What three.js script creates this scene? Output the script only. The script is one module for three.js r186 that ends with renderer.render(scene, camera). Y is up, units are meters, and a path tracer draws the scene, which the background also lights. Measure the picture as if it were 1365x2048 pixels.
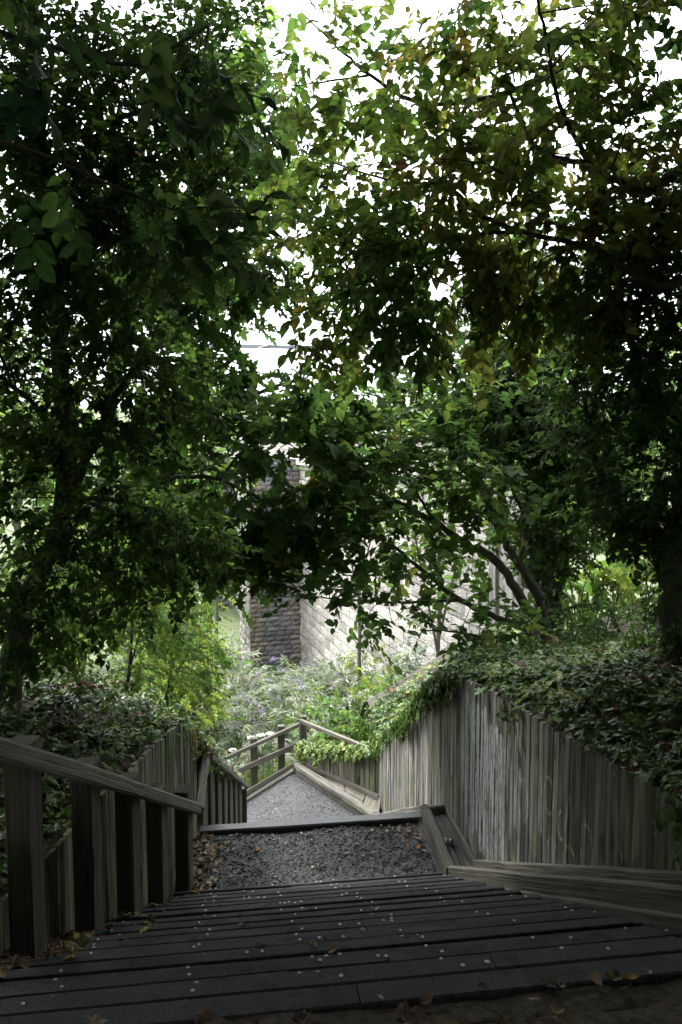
import * as THREE from 'three';
import { mergeGeometries } from 'three/addons/utils/BufferGeometryUtils.js';

// ---------------------------------------------------------------- camera, sky, sun, exposure
const scene = new THREE.Scene();
const camera = new THREE.PerspectiveCamera(2 * Math.atan(1024 / 1593) * 180 / Math.PI, 682 / 1024, 0.05, 600);
camera.position.set(0, 1.6, 0);
camera.rotation.order = 'YXZ';
camera.rotation.set(-5 * Math.PI / 180, -8 * Math.PI / 180, 0);
camera.updateMatrixWorld(true);

const SKY_W = 64, SKY_H = 32, skyData = new Float32Array(SKY_W * SKY_H * 4);
for (let j = 0; j < SKY_H; j++) {
  const el = ((j + 0.5) / SKY_H - 0.5) * Math.PI, s = Math.sin(el);
  const L = s > 0 ? (1 + 2 * s) / 3 : 0.14;                       // an even overcast: brighter towards the zenith
  for (let i = 0; i < SKY_W; i++) {
    const o = (j * SKY_W + i) * 4;
    skyData[o] = L * 0.965; skyData[o + 1] = L * 0.99; skyData[o + 2] = L * 1.03; skyData[o + 3] = 1;
  }
}
const skyTex = new THREE.DataTexture(skyData, SKY_W, SKY_H, THREE.RGBAFormat, THREE.FloatType);
skyTex.mapping = THREE.EquirectangularReflectionMapping;
skyTex.magFilter = THREE.LinearFilter;
skyTex.needsUpdate = true;
scene.background = skyTex;
scene.environment = skyTex;

const sun = new THREE.DirectionalLight(new THREE.Color(1, 0.97, 0.92), 0.9);
sun.name = 'sun';
sun.position.set(-26, 40, -34);
sun.target.position.set(0, -3, -12);
sun.castShadow = true;
sun.shadow.radius = 30;
sun.shadow.mapSize.set(2048, 2048);
Object.assign(sun.shadow.camera, { left: -40, right: 40, top: 40, bottom: -40, near: 1, far: 140 });
scene.add(sun, sun.target);

const renderer = new THREE.WebGLRenderer();
renderer.toneMapping = THREE.LinearToneMapping;
renderer.toneMappingExposure = 8.4;
renderer.shadowMap.enabled = true;

// ---------------------------------------------------------------- helpers
const V = (x, y, z) => new THREE.Vector3(x, y, z);
function rngOf(seed) { let a = seed >>> 0; return () => { a = (a + 0x6d2b79f5) | 0; let t = Math.imul(a ^ (a >>> 15), 1 | a); t = (t + Math.imul(t ^ (t >>> 7), 61 | t)) ^ t; return ((t ^ (t >>> 14)) >>> 0) / 4294967296; }; }
const rnd = rngOf(7);
const rr = (a, b, f = rnd) => a + (b - a) * f();
const gauss = (f = rnd) => (f() + f() + f() + f() - 2) * 0.866 * 1.0;
const lerp = THREE.MathUtils.lerp, clamp = THREE.MathUtils.clamp, sstep = THREE.MathUtils.smoothstep;
const fwd = V(0, 0, -1).applyQuaternion(camera.quaternion), rightV = V(1, 0, 0).applyQuaternion(camera.quaternion), upV = V(0, 1, 0).applyQuaternion(camera.quaternion);
// a measured point: where the photograph shows it, at its distance in metres
const at = (px, py, depth) => camera.position.clone().addScaledVector(fwd, depth).addScaledVector(rightV, depth * (px - 682.5) / 1593).addScaledVector(upV, -depth * (py - 1024) / 1593);
function inView(p, m = 0.04) {
  const d = p.clone().sub(camera.position), z = d.dot(fwd);
  if (z < 0.4) return 0;
  const x = d.dot(rightV) / z * 1593 / 682.5, y = d.dot(upV) / z * 1593 / 1024;
  return Math.abs(x) < 1 - m && Math.abs(y) < 1 - m ? z : 0;
}
const hash2 = (x, y) => { let h = (Math.imul(x | 0, 374761393) + Math.imul(y | 0, 668265263)) | 0; h = Math.imul(h ^ (h >>> 13), 1274126177); return ((h ^ (h >>> 16)) >>> 0) / 4294967296; };
function noise(x, y) {
  const xi = Math.floor(x), yi = Math.floor(y), u = x - xi, v = y - yi, a = u * u * (3 - 2 * u), b = v * v * (3 - 2 * v);
  return lerp(lerp(hash2(xi, yi), hash2(xi + 1, yi), a), lerp(hash2(xi, yi + 1), hash2(xi + 1, yi + 1), a), b);
}
const fbm = (x, y, n = 4) => { let s = 0, a = 0.5, t = 0; for (let i = 0; i < n; i++) { s += a * noise(x, y); t += a; a *= 0.5; x = x * 2.03 + 17.1; y = y * 2.03 + 9.7; } return s / t; };
const toS = (l) => Math.round(255 * clamp(l <= 0.0031308 ? l * 12.92 : 1.055 * Math.pow(l, 1 / 2.4) - 0.055, 0, 1));
function makeTex(w, h, fn, color = true) {                        // fn(u, v) returns linear [r, g, b] or a grey value
  const d = new Uint8Array(w * h * 4);
  for (let j = 0; j < h; j++) for (let i = 0; i < w; i++) {
    const c = fn((i + 0.5) / w, (j + 0.5) / h), o = (j * w + i) * 4;
    if (color) { d[o] = toS(c[0]); d[o + 1] = toS(c[1]); d[o + 2] = toS(c[2]); } else d[o] = d[o + 1] = d[o + 2] = Math.round(255 * clamp(c, 0, 1));
    d[o + 3] = 255;
  }
  const t = new THREE.DataTexture(d, w, h);
  t.wrapS = t.wrapT = THREE.RepeatWrapping; t.magFilter = THREE.LinearFilter; t.minFilter = THREE.LinearMipmapLinearFilter;
  if (color) t.colorSpace = THREE.SRGBColorSpace;
  t.needsUpdate = true;
  return t;
}
const rgb = (r, g, b) => new THREE.Color().setRGB(r, g, b);
const taken = new Map();
function numbered(name) { const n = taken.get(name) ?? 0; taken.set(name, n + 1); return n ? name + '_' + String(n).padStart(3, '0') : name; }
function tag(o, label, category, group, kind) { if (label) o.userData.label = label; if (category) o.userData.category = category; if (group) o.userData.group = group; if (kind) o.userData.kind = kind; return o; }
function thing(name, label, category, pos = [0, 0, 0], group) { const g = new THREE.Group(); g.name = numbered(name); g.position.set(...pos); scene.add(g); return tag(g, label, category, group); }
function part(name, geo, mat, parent) { const m = new THREE.Mesh(geo, mat); m.name = parent === scene ? numbered(name) : name; m.castShadow = m.receiveShadow = true; parent.add(m); return m; }
function structure(name, geo, mat, label) { const m = part(name, geo, mat, scene); m.userData.kind = 'structure'; if (label) m.userData.label = label; return m; }
function instanced(name, geo, mat, mats, cols, parent) {
  const m = new THREE.InstancedMesh(geo, mat, mats.length);
  m.name = parent === scene ? numbered(name) : name; m.castShadow = m.receiveShadow = true;
  mats.forEach((x, i) => m.setMatrixAt(i, x));
  if (cols) cols.forEach((c, i) => m.setColorAt(i, c));
  m.userData.kind = 'stuff';
  parent.add(m);
  return m;
}
// geometry from positions (and uv), not indexed
function rawGeo(pos, uv) { const g = new THREE.BufferGeometry(); g.setAttribute('position', new THREE.Float32BufferAttribute(pos, 3)); g.setAttribute('uv', new THREE.Float32BufferAttribute(uv ?? new Array(pos.length / 3 * 2).fill(0), 2)); g.computeVertexNormals(); return g; }
// a tapered tube along points; radii per point; uv in metres
function tube(pts, radii, sides = 6, cap = false) {
  const pos = [], nor = [], uv = [], idx = [], n = pts.length, T = V(0, 0, 0), N = V(0, 0, 0), B = V(0, 0, 0);
  let len = 0, last = null;
  for (let i = 0; i < n; i++) {
    T.subVectors(pts[Math.min(i + 1, n - 1)], pts[Math.max(i - 1, 0)]).normalize();
    if (!last) N.copy(Math.abs(T.y) < 0.9 ? V(0, 1, 0) : V(1, 0, 0)); else N.copy(last);
    N.addScaledVector(T, -N.dot(T)).normalize(); last = N.clone(); B.crossVectors(T, N);
    if (i) len += pts[i].distanceTo(pts[i - 1]);
    const r = radii[i];
    for (let k = 0; k <= sides; k++) {
      const a = k / sides * Math.PI * 2, c = Math.cos(a), s = Math.sin(a), x = N.x * c + B.x * s, y = N.y * c + B.y * s, z = N.z * c + B.z * s;
      pos.push(pts[i].x + x * r, pts[i].y + y * r, pts[i].z + z * r); nor.push(x, y, z); uv.push(k / sides * Math.max(0.08, r * 6), len);
    }
  }
  for (let i = 0; i < n - 1; i++) for (let k = 0; k < sides; k++) { const a = i * (sides + 1) + k, b = a + sides + 1; idx.push(a, a + 1, b, b, a + 1, b + 1); }
  if (cap) for (const [i, s] of [[0, -1], [n - 1, 1]]) {
    const c = pos.length / 3; pos.push(pts[i].x, pts[i].y, pts[i].z); T.subVectors(pts[Math.min(i + 1, n - 1)], pts[Math.max(i - 1, 0)]).normalize().multiplyScalar(s); nor.push(T.x, T.y, T.z); uv.push(0.05, len);
    for (let k = 0; k < sides; k++) { const a = i * (sides + 1) + k; s > 0 ? idx.push(c, a, a + 1) : idx.push(c, a + 1, a); }
  }
  const g = new THREE.BufferGeometry();
  g.setAttribute('position', new THREE.Float32BufferAttribute(pos, 3)); g.setAttribute('normal', new THREE.Float32BufferAttribute(nor, 3)); g.setAttribute('uv', new THREE.Float32BufferAttribute(uv, 2)); g.setIndex(idx);
  return g;
}
function smoothPath(pts, n, wob = 0, f = rnd) { const c = new THREE.CatmullRomCurve3(pts, false, 'centripetal'), o = []; for (let i = 0; i <= n; i++) { const p = c.getPoint(i / n); if (wob && i && i < n) p.add(V(rr(-wob, wob, f), rr(-wob, wob, f), rr(-wob, wob, f))); o.push(p); } return o; }
// a beam between two points with chamfered long edges: w across, h upright, slight wear along its length
function beam(a, b, w, h, ch = 0.008, up = V(0, 1, 0), seg = 1, wear = 0) {
  const T = b.clone().sub(a), L = T.length(); T.normalize();
  const S = V(0, 0, 0).crossVectors(T, up).normalize(), U = V(0, 0, 0).crossVectors(S, T);
  const x = w / 2, y = h / 2, prof = [[-x + ch, -y], [x - ch, -y], [x, -y + ch], [x, y - ch], [x - ch, y], [-x + ch, y], [-x, y - ch], [-x, -y + ch]];
  const pos = [], uv = [], ring = [], o0 = rnd() * 5, v0 = rnd() * 5;
  for (let i = 0; i <= seg; i++) ring.push(prof.map(([p, q]) => {
    const j = wear ? (noise(i * 1.7 + o0 * 9, p * 90 + q * 60) - 0.5) * wear : 0;
    return a.clone().addScaledVector(T, L * i / seg).addScaledVector(S, p + j).addScaledVector(U, q + (q > 0 ? j : 0));
  }));
  const put = (p, u, v) => { pos.push(p.x, p.y, p.z); uv.push(u, v); };
  let per = 0;
  for (let k = 0; k < 8; k++) {
    const k2 = (k + 1) % 8, d = Math.hypot(prof[k][0] - prof[k2][0], prof[k][1] - prof[k2][1]);
    for (let i = 0; i < seg; i++) {
      const A = ring[i][k], B = ring[i][k2], C = ring[i + 1][k], D = ring[i + 1][k2], va = v0 + L * i / seg, vb = v0 + L * (i + 1) / seg, ua = o0 + per, ub = ua + d;
      put(A, ua, va); put(C, ua, vb); put(B, ub, va); put(B, ub, va); put(C, ua, vb); put(D, ub, vb);
    }
    per += d;
  }
  for (let k = 1; k < 7; k++) {
    put(ring[0][0], o0, v0); put(ring[0][k], o0 + prof[k][0], v0 + prof[k][1]); put(ring[0][k + 1], o0 + prof[k + 1][0], v0 + prof[k + 1][1]);
    put(ring[seg][0], o0, v0); put(ring[seg][k + 1], o0 + prof[k + 1][0], v0 + prof[k + 1][1]); put(ring[seg][k], o0 + prof[k][0], v0 + prof[k][1]);
  }
  return rawGeo(pos, uv);
}
function gridGeo(nu, nv, fn, uvScale = 1) {                       // fn(u, v) returns a point, u and v in 0..1
  const pos = [], uv = [], idx = [];
  for (let j = 0; j <= nv; j++) for (let i = 0; i <= nu; i++) { const p = fn(i / nu, j / nv); pos.push(p.x, p.y, p.z); uv.push(p.x * uvScale, p.z * uvScale); }
  for (let j = 0; j < nv; j++) for (let i = 0; i < nu; i++) { const a = j * (nu + 1) + i, b = a + nu + 1; idx.push(a, b, a + 1, b, b + 1, a + 1); }
  const g = new THREE.BufferGeometry();
  g.setAttribute('position', new THREE.Float32BufferAttribute(pos, 3)); g.setAttribute('uv', new THREE.Float32BufferAttribute(uv, 2)); g.setIndex(idx); g.computeVertexNormals();
  return g;
}
const M4 = (p, q, s) => new THREE.Matrix4().compose(p, q, typeof s === 'number' ? V(s, s, s) : s);
const qFrom = (axis, up, roll = 0) => {                            // local +z along axis, local +y near up
  const z = axis.clone().normalize(), x = V(0, 0, 0).crossVectors(up, z); if (x.lengthSq() < 1e-6) x.set(1, 0, 0); x.normalize();
  const q = new THREE.Quaternion().setFromRotationMatrix(new THREE.Matrix4().makeBasis(x, V(0, 0, 0).crossVectors(z, x), z));
  return roll ? q.multiply(new THREE.Quaternion().setFromAxisAngle(V(0, 0, 1), roll)) : q;
};

// ---------------------------------------------------------------- materials
const woodTexOf = (seed, a, b, green, dark) => makeTex(256, 1024, (u, v) => {        // u 0.5 m across the grain, v 2 m along it
  const g1 = fbm(u * 46 + seed, v * 5 + fbm(u * 6 + seed, v * 3) * 2, 4), g2 = noise(u * 150 + seed * 3, v * 9), st = fbm(u * 5 + seed, v * 4 + 30, 4), al = fbm(u * 4 + seed + 50, v * 6, 4);
  const crack = sstep(noise(u * 70 + seed, v * 2.2), 0.8, 0.9) * 0.55;
  let t = clamp(0.5 + (g1 - 0.5) * 1.5 + (g2 - 0.5) * 0.35, 0, 1) * (1 - crack);
  const c = [0, 1, 2].map((k) => lerp(a[k], b[k], t) * lerp(1, dark, sstep(st, 0.5, 0.75)));
  const m = green * sstep(al, 0.42, 0.7);
  return [lerp(c[0], 0.075, m), lerp(c[1], 0.095, m), lerp(c[2], 0.032, m)];
});
const woodBump = makeTex(256, 1024, (u, v) => clamp(0.5 + (fbm(u * 50, v * 5, 4) - 0.5) * 1.3 - sstep(noise(u * 70 + 3, v * 2.2), 0.8, 0.9) * 0.4, 0, 1), false);
const scaled = (t, x, y) => { const c = t.clone(); c.repeat.set(x, y); c.needsUpdate = true; return c; };
const wb = scaled(woodBump, 2, 0.5);
function woodMat(seed, a, b, green, dark, rough = 0.85) { return new THREE.MeshStandardMaterial({ map: scaled(woodTexOf(seed, a, b, green, dark), 2, 0.5), bumpMap: wb, bumpScale: 0.004, roughness: rough }); }
const M = {};
M.rail = woodMat(3, [0.075, 0.067, 0.055], [0.2, 0.182, 0.154], 0.2, 0.6);
M.railPale = M.rail;
M.post = woodMat(9, [0.034, 0.029, 0.022], [0.095, 0.084, 0.066], 0.55, 0.6);
M.kerb = woodMat(13, [0.07, 0.063, 0.053], [0.19, 0.174, 0.15], 0.2, 0.6);
M.kerbPale = M.kerb;
M.trough = woodMat(21, [0.04, 0.038, 0.036], [0.13, 0.125, 0.12], 0.1, 0.5);
M.farRail = M.rail;
const treadTex = (seed) => makeTex(512, 256, (u, v) => {
  const grit = noise(u * 300 + seed, v * 150) * 0.5 + noise(u * 620, v * 310 + seed) * 0.5, grime = fbm(u * 7 + seed, v * 3, 5), wear = fbm(u * 3 + seed * 2, v * 9 + 7, 4), spot = sstep(fbm(u * 40 + seed, v * 20, 3), 0.66, 0.74);
  const k = (0.029 + 0.022 * (grit - 0.5) + 0.024 * (wear - 0.45)) * lerp(1, 0.5, sstep(grime, 0.52, 0.72)) * (1 - 0.55 * spot), d = sstep(grime, 0.6, 0.8) * 0.35;
  return [lerp(k * 0.93, 0.022, d), lerp(k * 1.0, 0.019, d), lerp(k * 1.12, 0.014, d)];
});
const treadBump = scaled(makeTex(512, 256, (u, v) => noise(u * 300, v * 150) * 0.6 + fbm(u * 8, v * 4, 3) * 0.4, false), 0.5, 1);
M.tread = [1, 2, 3].map((s) => new THREE.MeshStandardMaterial({ map: scaled(treadTex(s * 11), 0.5, 1), bumpMap: treadBump, bumpScale: 0.0022, roughness: 0.78 }));
M.nosing = new THREE.MeshStandardMaterial({ map: scaled(treadTex(71), 0.5, 1), bumpMap: treadBump, bumpScale: 0.002, roughness: 0.5 });
M.steel = new THREE.MeshStandardMaterial({ color: rgb(0.4, 0.4, 0.39), metalness: 0.55, roughness: 0.4 });
M.screwHole = new THREE.MeshStandardMaterial({ color: rgb(0.03, 0.03, 0.03), roughness: 0.7 });
const barkTex = scaled(makeTex(256, 512, (u, v) => { const r = fbm(u * 26 + fbm(u * 5, v * 9) * 2, v * 10, 4), l = sstep(fbm(u * 9, v * 12 + 40, 4), 0.55, 0.75), k = 0.028 + 0.075 * r; return [lerp(k * 1.05, 0.085, l * 0.5), lerp(k * 0.93, 0.1, l * 0.5), lerp(k * 0.76, 0.06, l * 0.5)]; }), 1.5, 0.8);
const barkBump = scaled(makeTex(256, 512, (u, v) => fbm(u * 26 + fbm(u * 5, v * 9) * 2, v * 10, 4), false), 1.5, 0.8);
M.bark = new THREE.MeshStandardMaterial({ map: barkTex, bumpMap: barkBump, bumpScale: 0.012, roughness: 0.9 });
M.twig = new THREE.MeshStandardMaterial({ color: rgb(0.04, 0.033, 0.025), roughness: 0.85 });
M.paleTwig = new THREE.MeshStandardMaterial({ color: rgb(0.36, 0.33, 0.29), roughness: 0.85 });
const soilTex = scaled(makeTex(512, 512, (u, v) => { const n = fbm(u * 24, v * 24, 5), g = noise(u * 200, v * 200), l = sstep(fbm(u * 60 + 9, v * 60, 3), 0.6, 0.7), k = 0.022 + 0.05 * n * (0.6 + 0.8 * g); return [lerp(k * 1.1, 0.1, l * 0.5), lerp(k * 0.95, 0.075, l * 0.5), lerp(k * 0.72, 0.042, l * 0.5)]; }), 0.5, 0.5);
const soilBump = scaled(makeTex(512, 512, (u, v) => fbm(u * 40, v * 40, 4), false), 0.5, 0.5);
M.soil = new THREE.MeshStandardMaterial({ map: soilTex, bumpMap: soilBump, bumpScale: 0.03, roughness: 0.95 });
M.grassSoil = new THREE.MeshStandardMaterial({ map: scaled(makeTex(512, 512, (u, v) => { const n = fbm(u * 30, v * 30, 5), g = noise(u * 180, v * 180), k = 0.05 + 0.08 * n * (0.5 + g); return [k * 0.8, k, k * 0.45]; }), 0.3, 0.3), roughness: 0.95 });
const gravelTex = (seed, lo, hi, tint) => makeTex(1024, 1024, (u, v) => {
  const st = noise(u * 180 + seed, v * 180), s2 = noise(u * 360, v * 360 + seed), big = fbm(u * 7 + seed, v * 7, 4), pale = sstep(noise(u * 120 + seed * 2, v * 120), 0.86, 0.93) * sstep(big, 0.3, 0.6);
  const k = lerp(lo, hi, clamp(st * 0.55 + s2 * 0.35 + (big - 0.5) * 0.8, 0, 1));
  return tint.map((t) => lerp(k * t, hi * 1.9 * t, pale));
});
const gravelBump = scaled(makeTex(1024, 1024, (u, v) => noise(u * 180, v * 180) * 0.6 + noise(u * 360, v * 360) * 0.25 + fbm(u * 10, v * 10) * 0.3, false), 0.6, 0.6);
M.darkGravel = new THREE.MeshStandardMaterial({ map: scaled(gravelTex(5, 0.022, 0.066, [0.99, 0.99, 1.02]), 0.6, 0.6), bumpMap: gravelBump, bumpScale: 0.012, roughness: 0.72 });
M.paleGravel = new THREE.MeshStandardMaterial({ map: scaled(gravelTex(9, 0.022, 0.066, [0.99, 0.99, 1.02]), 0.6, 0.6), bumpMap: gravelBump, bumpScale: 0.006, roughness: 0.9 });
const stoneTexOf = (seed, a, b, streak) => makeTex(256, 256, (u, v) => {
  const n = fbm(u * 9 + seed, v * 9, 5), g = noise(u * 90, v * 90 + seed), s = fbm(u * 14 + seed, v * 2.4, 4), sp = sstep(fbm(u * 22 + seed, v * 22, 3), 0.62, 0.72);
  const t = clamp(n * 1.2 - 0.1 + (g - 0.5) * 0.3, 0, 1), d = lerp(1, streak, sstep(s, 0.5, 0.72)) * (1 - 0.5 * sp);
  return [0, 1, 2].map((k) => lerp(a[k], b[k], t) * d);
});
const stoneBump = makeTex(256, 256, (u, v) => fbm(u * 16, v * 16, 5), false);
const stoneMat = (seed, a, b, st) => new THREE.MeshStandardMaterial({ map: stoneTexOf(seed, a, b, st), bumpMap: stoneBump, bumpScale: 0.03, roughness: 0.93 });
M.paleStone = [[0.3, 0.28, 0.255, 0.6], [0.36, 0.335, 0.305, 0.7], [0.26, 0.245, 0.225, 0.6], [0.4, 0.375, 0.34, 0.75]].map(([r, g, b, s], i) => stoneMat(i * 7 + 1, [r * 0.8, g * 0.8, b * 0.8], [r * 1.3, g * 1.3, b * 1.3], s));
M.darkStone = [[0.105, 0.105, 0.112, 0.6], [0.135, 0.135, 0.142, 0.6], [0.085, 0.085, 0.092, 0.7]].map(([r, g, b, s], i) => stoneMat(i * 5 + 40, [r * 0.7, g * 0.7, b * 0.7], [r * 1.3, g * 1.3, b * 1.3], s));  // stained stone, its tone also carrying the shade of the buttress end
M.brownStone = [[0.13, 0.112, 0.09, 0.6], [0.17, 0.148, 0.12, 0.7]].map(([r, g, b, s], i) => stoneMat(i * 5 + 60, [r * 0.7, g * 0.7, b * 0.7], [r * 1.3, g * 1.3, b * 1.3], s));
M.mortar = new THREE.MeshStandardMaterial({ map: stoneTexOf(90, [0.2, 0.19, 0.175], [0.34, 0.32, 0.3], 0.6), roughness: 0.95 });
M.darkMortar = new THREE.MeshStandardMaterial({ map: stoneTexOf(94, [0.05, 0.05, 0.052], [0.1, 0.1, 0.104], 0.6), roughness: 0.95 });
M.paintedSteel = new THREE.MeshStandardMaterial({ color: rgb(0.1, 0.115, 0.13), roughness: 0.6, metalness: 0.2 });
M.pipe = new THREE.MeshStandardMaterial({ color: rgb(0.32, 0.31, 0.28), roughness: 0.8 });
const leafMat = (o = {}) => new THREE.MeshPhysicalMaterial({ color: 0xffffff, vertexColors: true, roughness: 1, transmission: 0.7, thickness: 0, specularIntensity: 0.12, clearcoat: 0.18, clearcoatRoughness: 0.38, side: THREE.DoubleSide, ...o });
M.leaf = leafMat();
M.ivyLeaf = leafMat({ transmission: 0.22, clearcoat: 0.7, clearcoatRoughness: 0.32 });
M.softLeaf = leafMat({ transmission: 0.35, clearcoat: 0.08 });
const tinted = new Map();
function leafTint(c, base = M.leaf) { const k = c.getHexString() + base.uuid; if (!tinted.has(k)) { const m = base.clone(); m.vertexColors = false; m.color.copy(c); tinted.set(k, m); } return tinted.get(k); }

// ---------------------------------------------------------------- leaves
// blades lie in x (width) and z (length, from 0 to 1), y is up
function ovateTris(fold = 0.12, droop = 0.14, wide = 0.33, tip = 1) {
  const st = [0, 0.16, 0.42, 0.7, 0.9, 1], hw = [0, 0.72, 1, 0.72, 0.24, 0].map((x) => x * wide), P = [];
  const mid = (i) => [0, -droop * st[i] * st[i], st[i] * tip], edge = (i, s) => [s * hw[i], -droop * st[i] * st[i] + fold * hw[i] / wide, st[i] * tip - 0.03 * (hw[i] / wide)];
  for (const s of [1, -1]) for (let i = 0; i < 5; i++) {
    const a = mid(i), b = mid(i + 1), c = edge(i, s), d = edge(i + 1, s);
    if (hw[i + 1]) P.push(a, b, d); if (hw[i]) P.push(a, d, c); if (!hw[i + 1]) P.push(a, b, c);
  }
  return P;
}
function fanTris(out, cup = 0.1, droop = 0.15) { const P = [], f = ([x, z]) => [x, cup * x * x * 4 - droop * z * z, z]; for (const s of [1, -1]) for (let i = 0; i < out.length - 1; i++) { const a = out[i], b = out[i + 1]; P.push([0, -droop * 0.09, 0.3], f([a[0] * s, a[1]]), f([b[0] * s, b[1]])); } return P; }
const LEAF = {
  ovate: ovateTris(), broad: ovateTris(0.1, 0.2, 0.4), narrow: ovateTris(0.04, 0.22, 0.14), small: ovateTris(0.08, 0.08, 0.36),
  maple: fanTris([[0, 0], [0.12, 0.02], [0.34, -0.1], [0.36, 0.06], [0.24, 0.2], [0.56, 0.3], [0.48, 0.42], [0.58, 0.52], [0.24, 0.5], [0.22, 0.74], [0.14, 0.8], [0, 1.04]], 0.06, 0.24),
  ivy: fanTris([[0, 0.02], [0.22, -0.08], [0.44, 0.12], [0.3, 0.34], [0.42, 0.54], [0.16, 0.6], [0, 1]], 0.05, 0.12),
};
// curled and twisted variants of each blade
const CURL = [[0, 0, 0], [0.28, 0.5, 0.1], [-0.16, -0.45, -0.12], [0.45, 0.2, -0.2]];
const bent = (tris, [c, tw, sway]) => tris.map(([x, y, z]) => { const a = tw * z, X = x * Math.cos(a) - y * Math.sin(a), Y = x * Math.sin(a) + y * Math.cos(a); return [X + sway * z * z, Y - c * z * z + 0.03 * Math.sin(x * 14 + z * 7), z * (1 - 0.12 * Math.abs(c))]; });
const leafGeo = {}, LEAFV = {};
for (const k in LEAF) { LEAFV[k] = CURL.map((c) => bent(LEAF[k], c)); leafGeo[k] = LEAFV[k].map((t) => rawGeo(t.flat())); }
// a spray: a thin stem along z with leaves set alternately; returns the merged geometry and each leaf's own matrix
function spray(kind, seed, { n = 9, len = 0.32, size = 0.085, spread = 0.9, fan = 0, jit = 0.35, bothEnds = true, tone = 0.3 } = {}) {
  const f = rngOf(seed), pos = [], col = [], leaves = [];
  const add = (m, c, w) => { const v = V(0, 0, 0); for (const p of LEAFV[kind][w]) { v.set(...p).applyMatrix4(m); pos.push(v.x, v.y, v.z); col.push(...c); } };
  for (let i = 0; i < n; i++) {
    const t = (i + 0.6) / n, side = i % 2 ? 1 : -1, end = bothEnds && i === n - 1, s = size * rr(0.5, 1.2, f) * (end ? 1.1 : 1);
    const yaw = end ? rr(-0.3, 0.3, f) : side * rr(0.6, 1.25, f) * spread, q = new THREE.Quaternion().setFromEuler(new THREE.Euler(rr(-0.1, 0.55, f), yaw, side * rr(-0.25, 0.55, f) + gauss(f) * jit, 'YXZ'));
    const m = M4(V(Math.sin(t * 5 + seed) * 0.012 + gauss(f) * fan, -0.12 * len * t * t + gauss(f) * fan, t * len), q, s), k = 1 + (f() - 0.5) * 2 * tone;
    const w = Math.floor(f() * 4); m.variant = w;
    leaves.push(m); add(m, [k * rr(0.88, 1.15, f), k, k * rr(0.8, 1.1, f)], w);
  }
  const stem = [[0, 0, 0], [Math.sin(2.5 + seed) * 0.012, -0.03 * len, 0.5 * len], [Math.sin(5 + seed) * 0.012, -0.12 * len, len]], w = 0.0022;
  for (let i = 0; i < 2; i++) for (let k = 0; k < 3; k++) {
    const a = k / 3 * 6.283, b = (k + 1) / 3 * 6.283, c = (p, q, r) => [p[0] + Math.cos(q) * r, p[1] + Math.sin(q) * r, p[2]], r0 = w * (1 - i * 0.4), r1 = w * (0.6 - i * 0.4), A = c(stem[i], a, r0), B = c(stem[i], b, r0), C = c(stem[i + 1], a, r1), D = c(stem[i + 1], b, r1);
    for (const p of [A, B, C, B, D, C]) { pos.push(...p); col.push(0.35, 0.22, 0.25); }
  }
  const g = rawGeo(pos); g.setAttribute('color', new THREE.Float32BufferAttribute(col, 3));
  return { geo: g, leaves, kind };
}
const SPRAY = {
  hazel: [1, 2, 3].map((s) => spray('broad', s, { n: 8, len: 0.36, size: 0.105 })),
  elm: [4, 5, 6].map((s) => spray('ovate', s, { n: 10, len: 0.36, size: 0.092 })),
  cherry: [7, 8].map((s) => spray('ovate', s, { n: 8, len: 0.34, size: 0.115, spread: 0.8 })),
  maple: [10, 11, 12].map((s) => spray('maple', s, { n: 7, len: 0.3, size: 0.12, spread: 1.1 })),
  thorn: [13, 14].map((s) => spray('maple', s, { n: 12, len: 0.26, size: 0.05, spread: 1.1 })),
  dense: [16, 17, 18].map((s) => spray('ovate', s, { n: 13, len: 0.34, size: 0.07, fan: 0.02 })),
  ivy: [20, 21, 22].map((s) => spray('ivy', s, { n: 8, len: 0.22, size: 0.072, fan: 0.014, jit: 0.3 })),
  buddleia: [25, 26, 27].map((s) => spray('narrow', s, { n: 12, len: 0.34, size: 0.15, spread: 0.9 })),
  acacia: [30, 31].map((s) => spray('small', s, { n: 17, len: 0.24, size: 0.042, spread: 1.2 })),
  knot: [33, 34].map((s) => spray('broad', s, { n: 8, len: 0.4, size: 0.14, spread: 1.1 })),
};

// ---------------------------------------------------------------- lines of the place (metres; the top platform is y = 0, steps go down towards -z)
const pl = (tab, x) => { if (x >= tab[0][0]) return tab[0][1]; for (let i = 1; i < tab.length; i++) if (x >= tab[i][0]) return lerp(tab[i][1], tab[i - 1][1], (x - tab[i][0]) / (tab[i - 1][0] - tab[i][0])); return tab[tab.length - 1][1]; };
const NOSE = 0.072, EDGE = -2.122, LAND1 = -1.977, LAND2 = -3.9;
const walk = (z) => pl([[EDGE - NOSE, 0], [-5.96, LAND1], [-7.12, LAND1], [-10.75, LAND2], [-14, LAND2]], z);
const rightX = (z) => z > -7 ? 2.0 : 2.0 + (-z - 7) * 0.045;
const rightTop = (z) => pl([[2, 0.12], [-2.5, 0.06], [-3.2, 0.0], [-4.7, -0.19], [-5.6, -0.28], [-7, -0.5], [-7.4, -0.68], [-10.7, -2.55], [-11.4, -2.8]], z);
const leftX = (z) => z > -6.67 ? -1.75 - 0.2 * z : -0.416 + (-z - 6.67) * 0.098;
const leftTop = (z) => Math.max(pl([[3, 0.05], [-1.5, 0.02], [-2.8, -0.3], [-3.8, -0.46], [-4.8, -0.51], [-6.67, -0.71], [-11.2, -3.2]], z), -9);
const fenceX = (z) => -1.58 - 0.2 * z;
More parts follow.
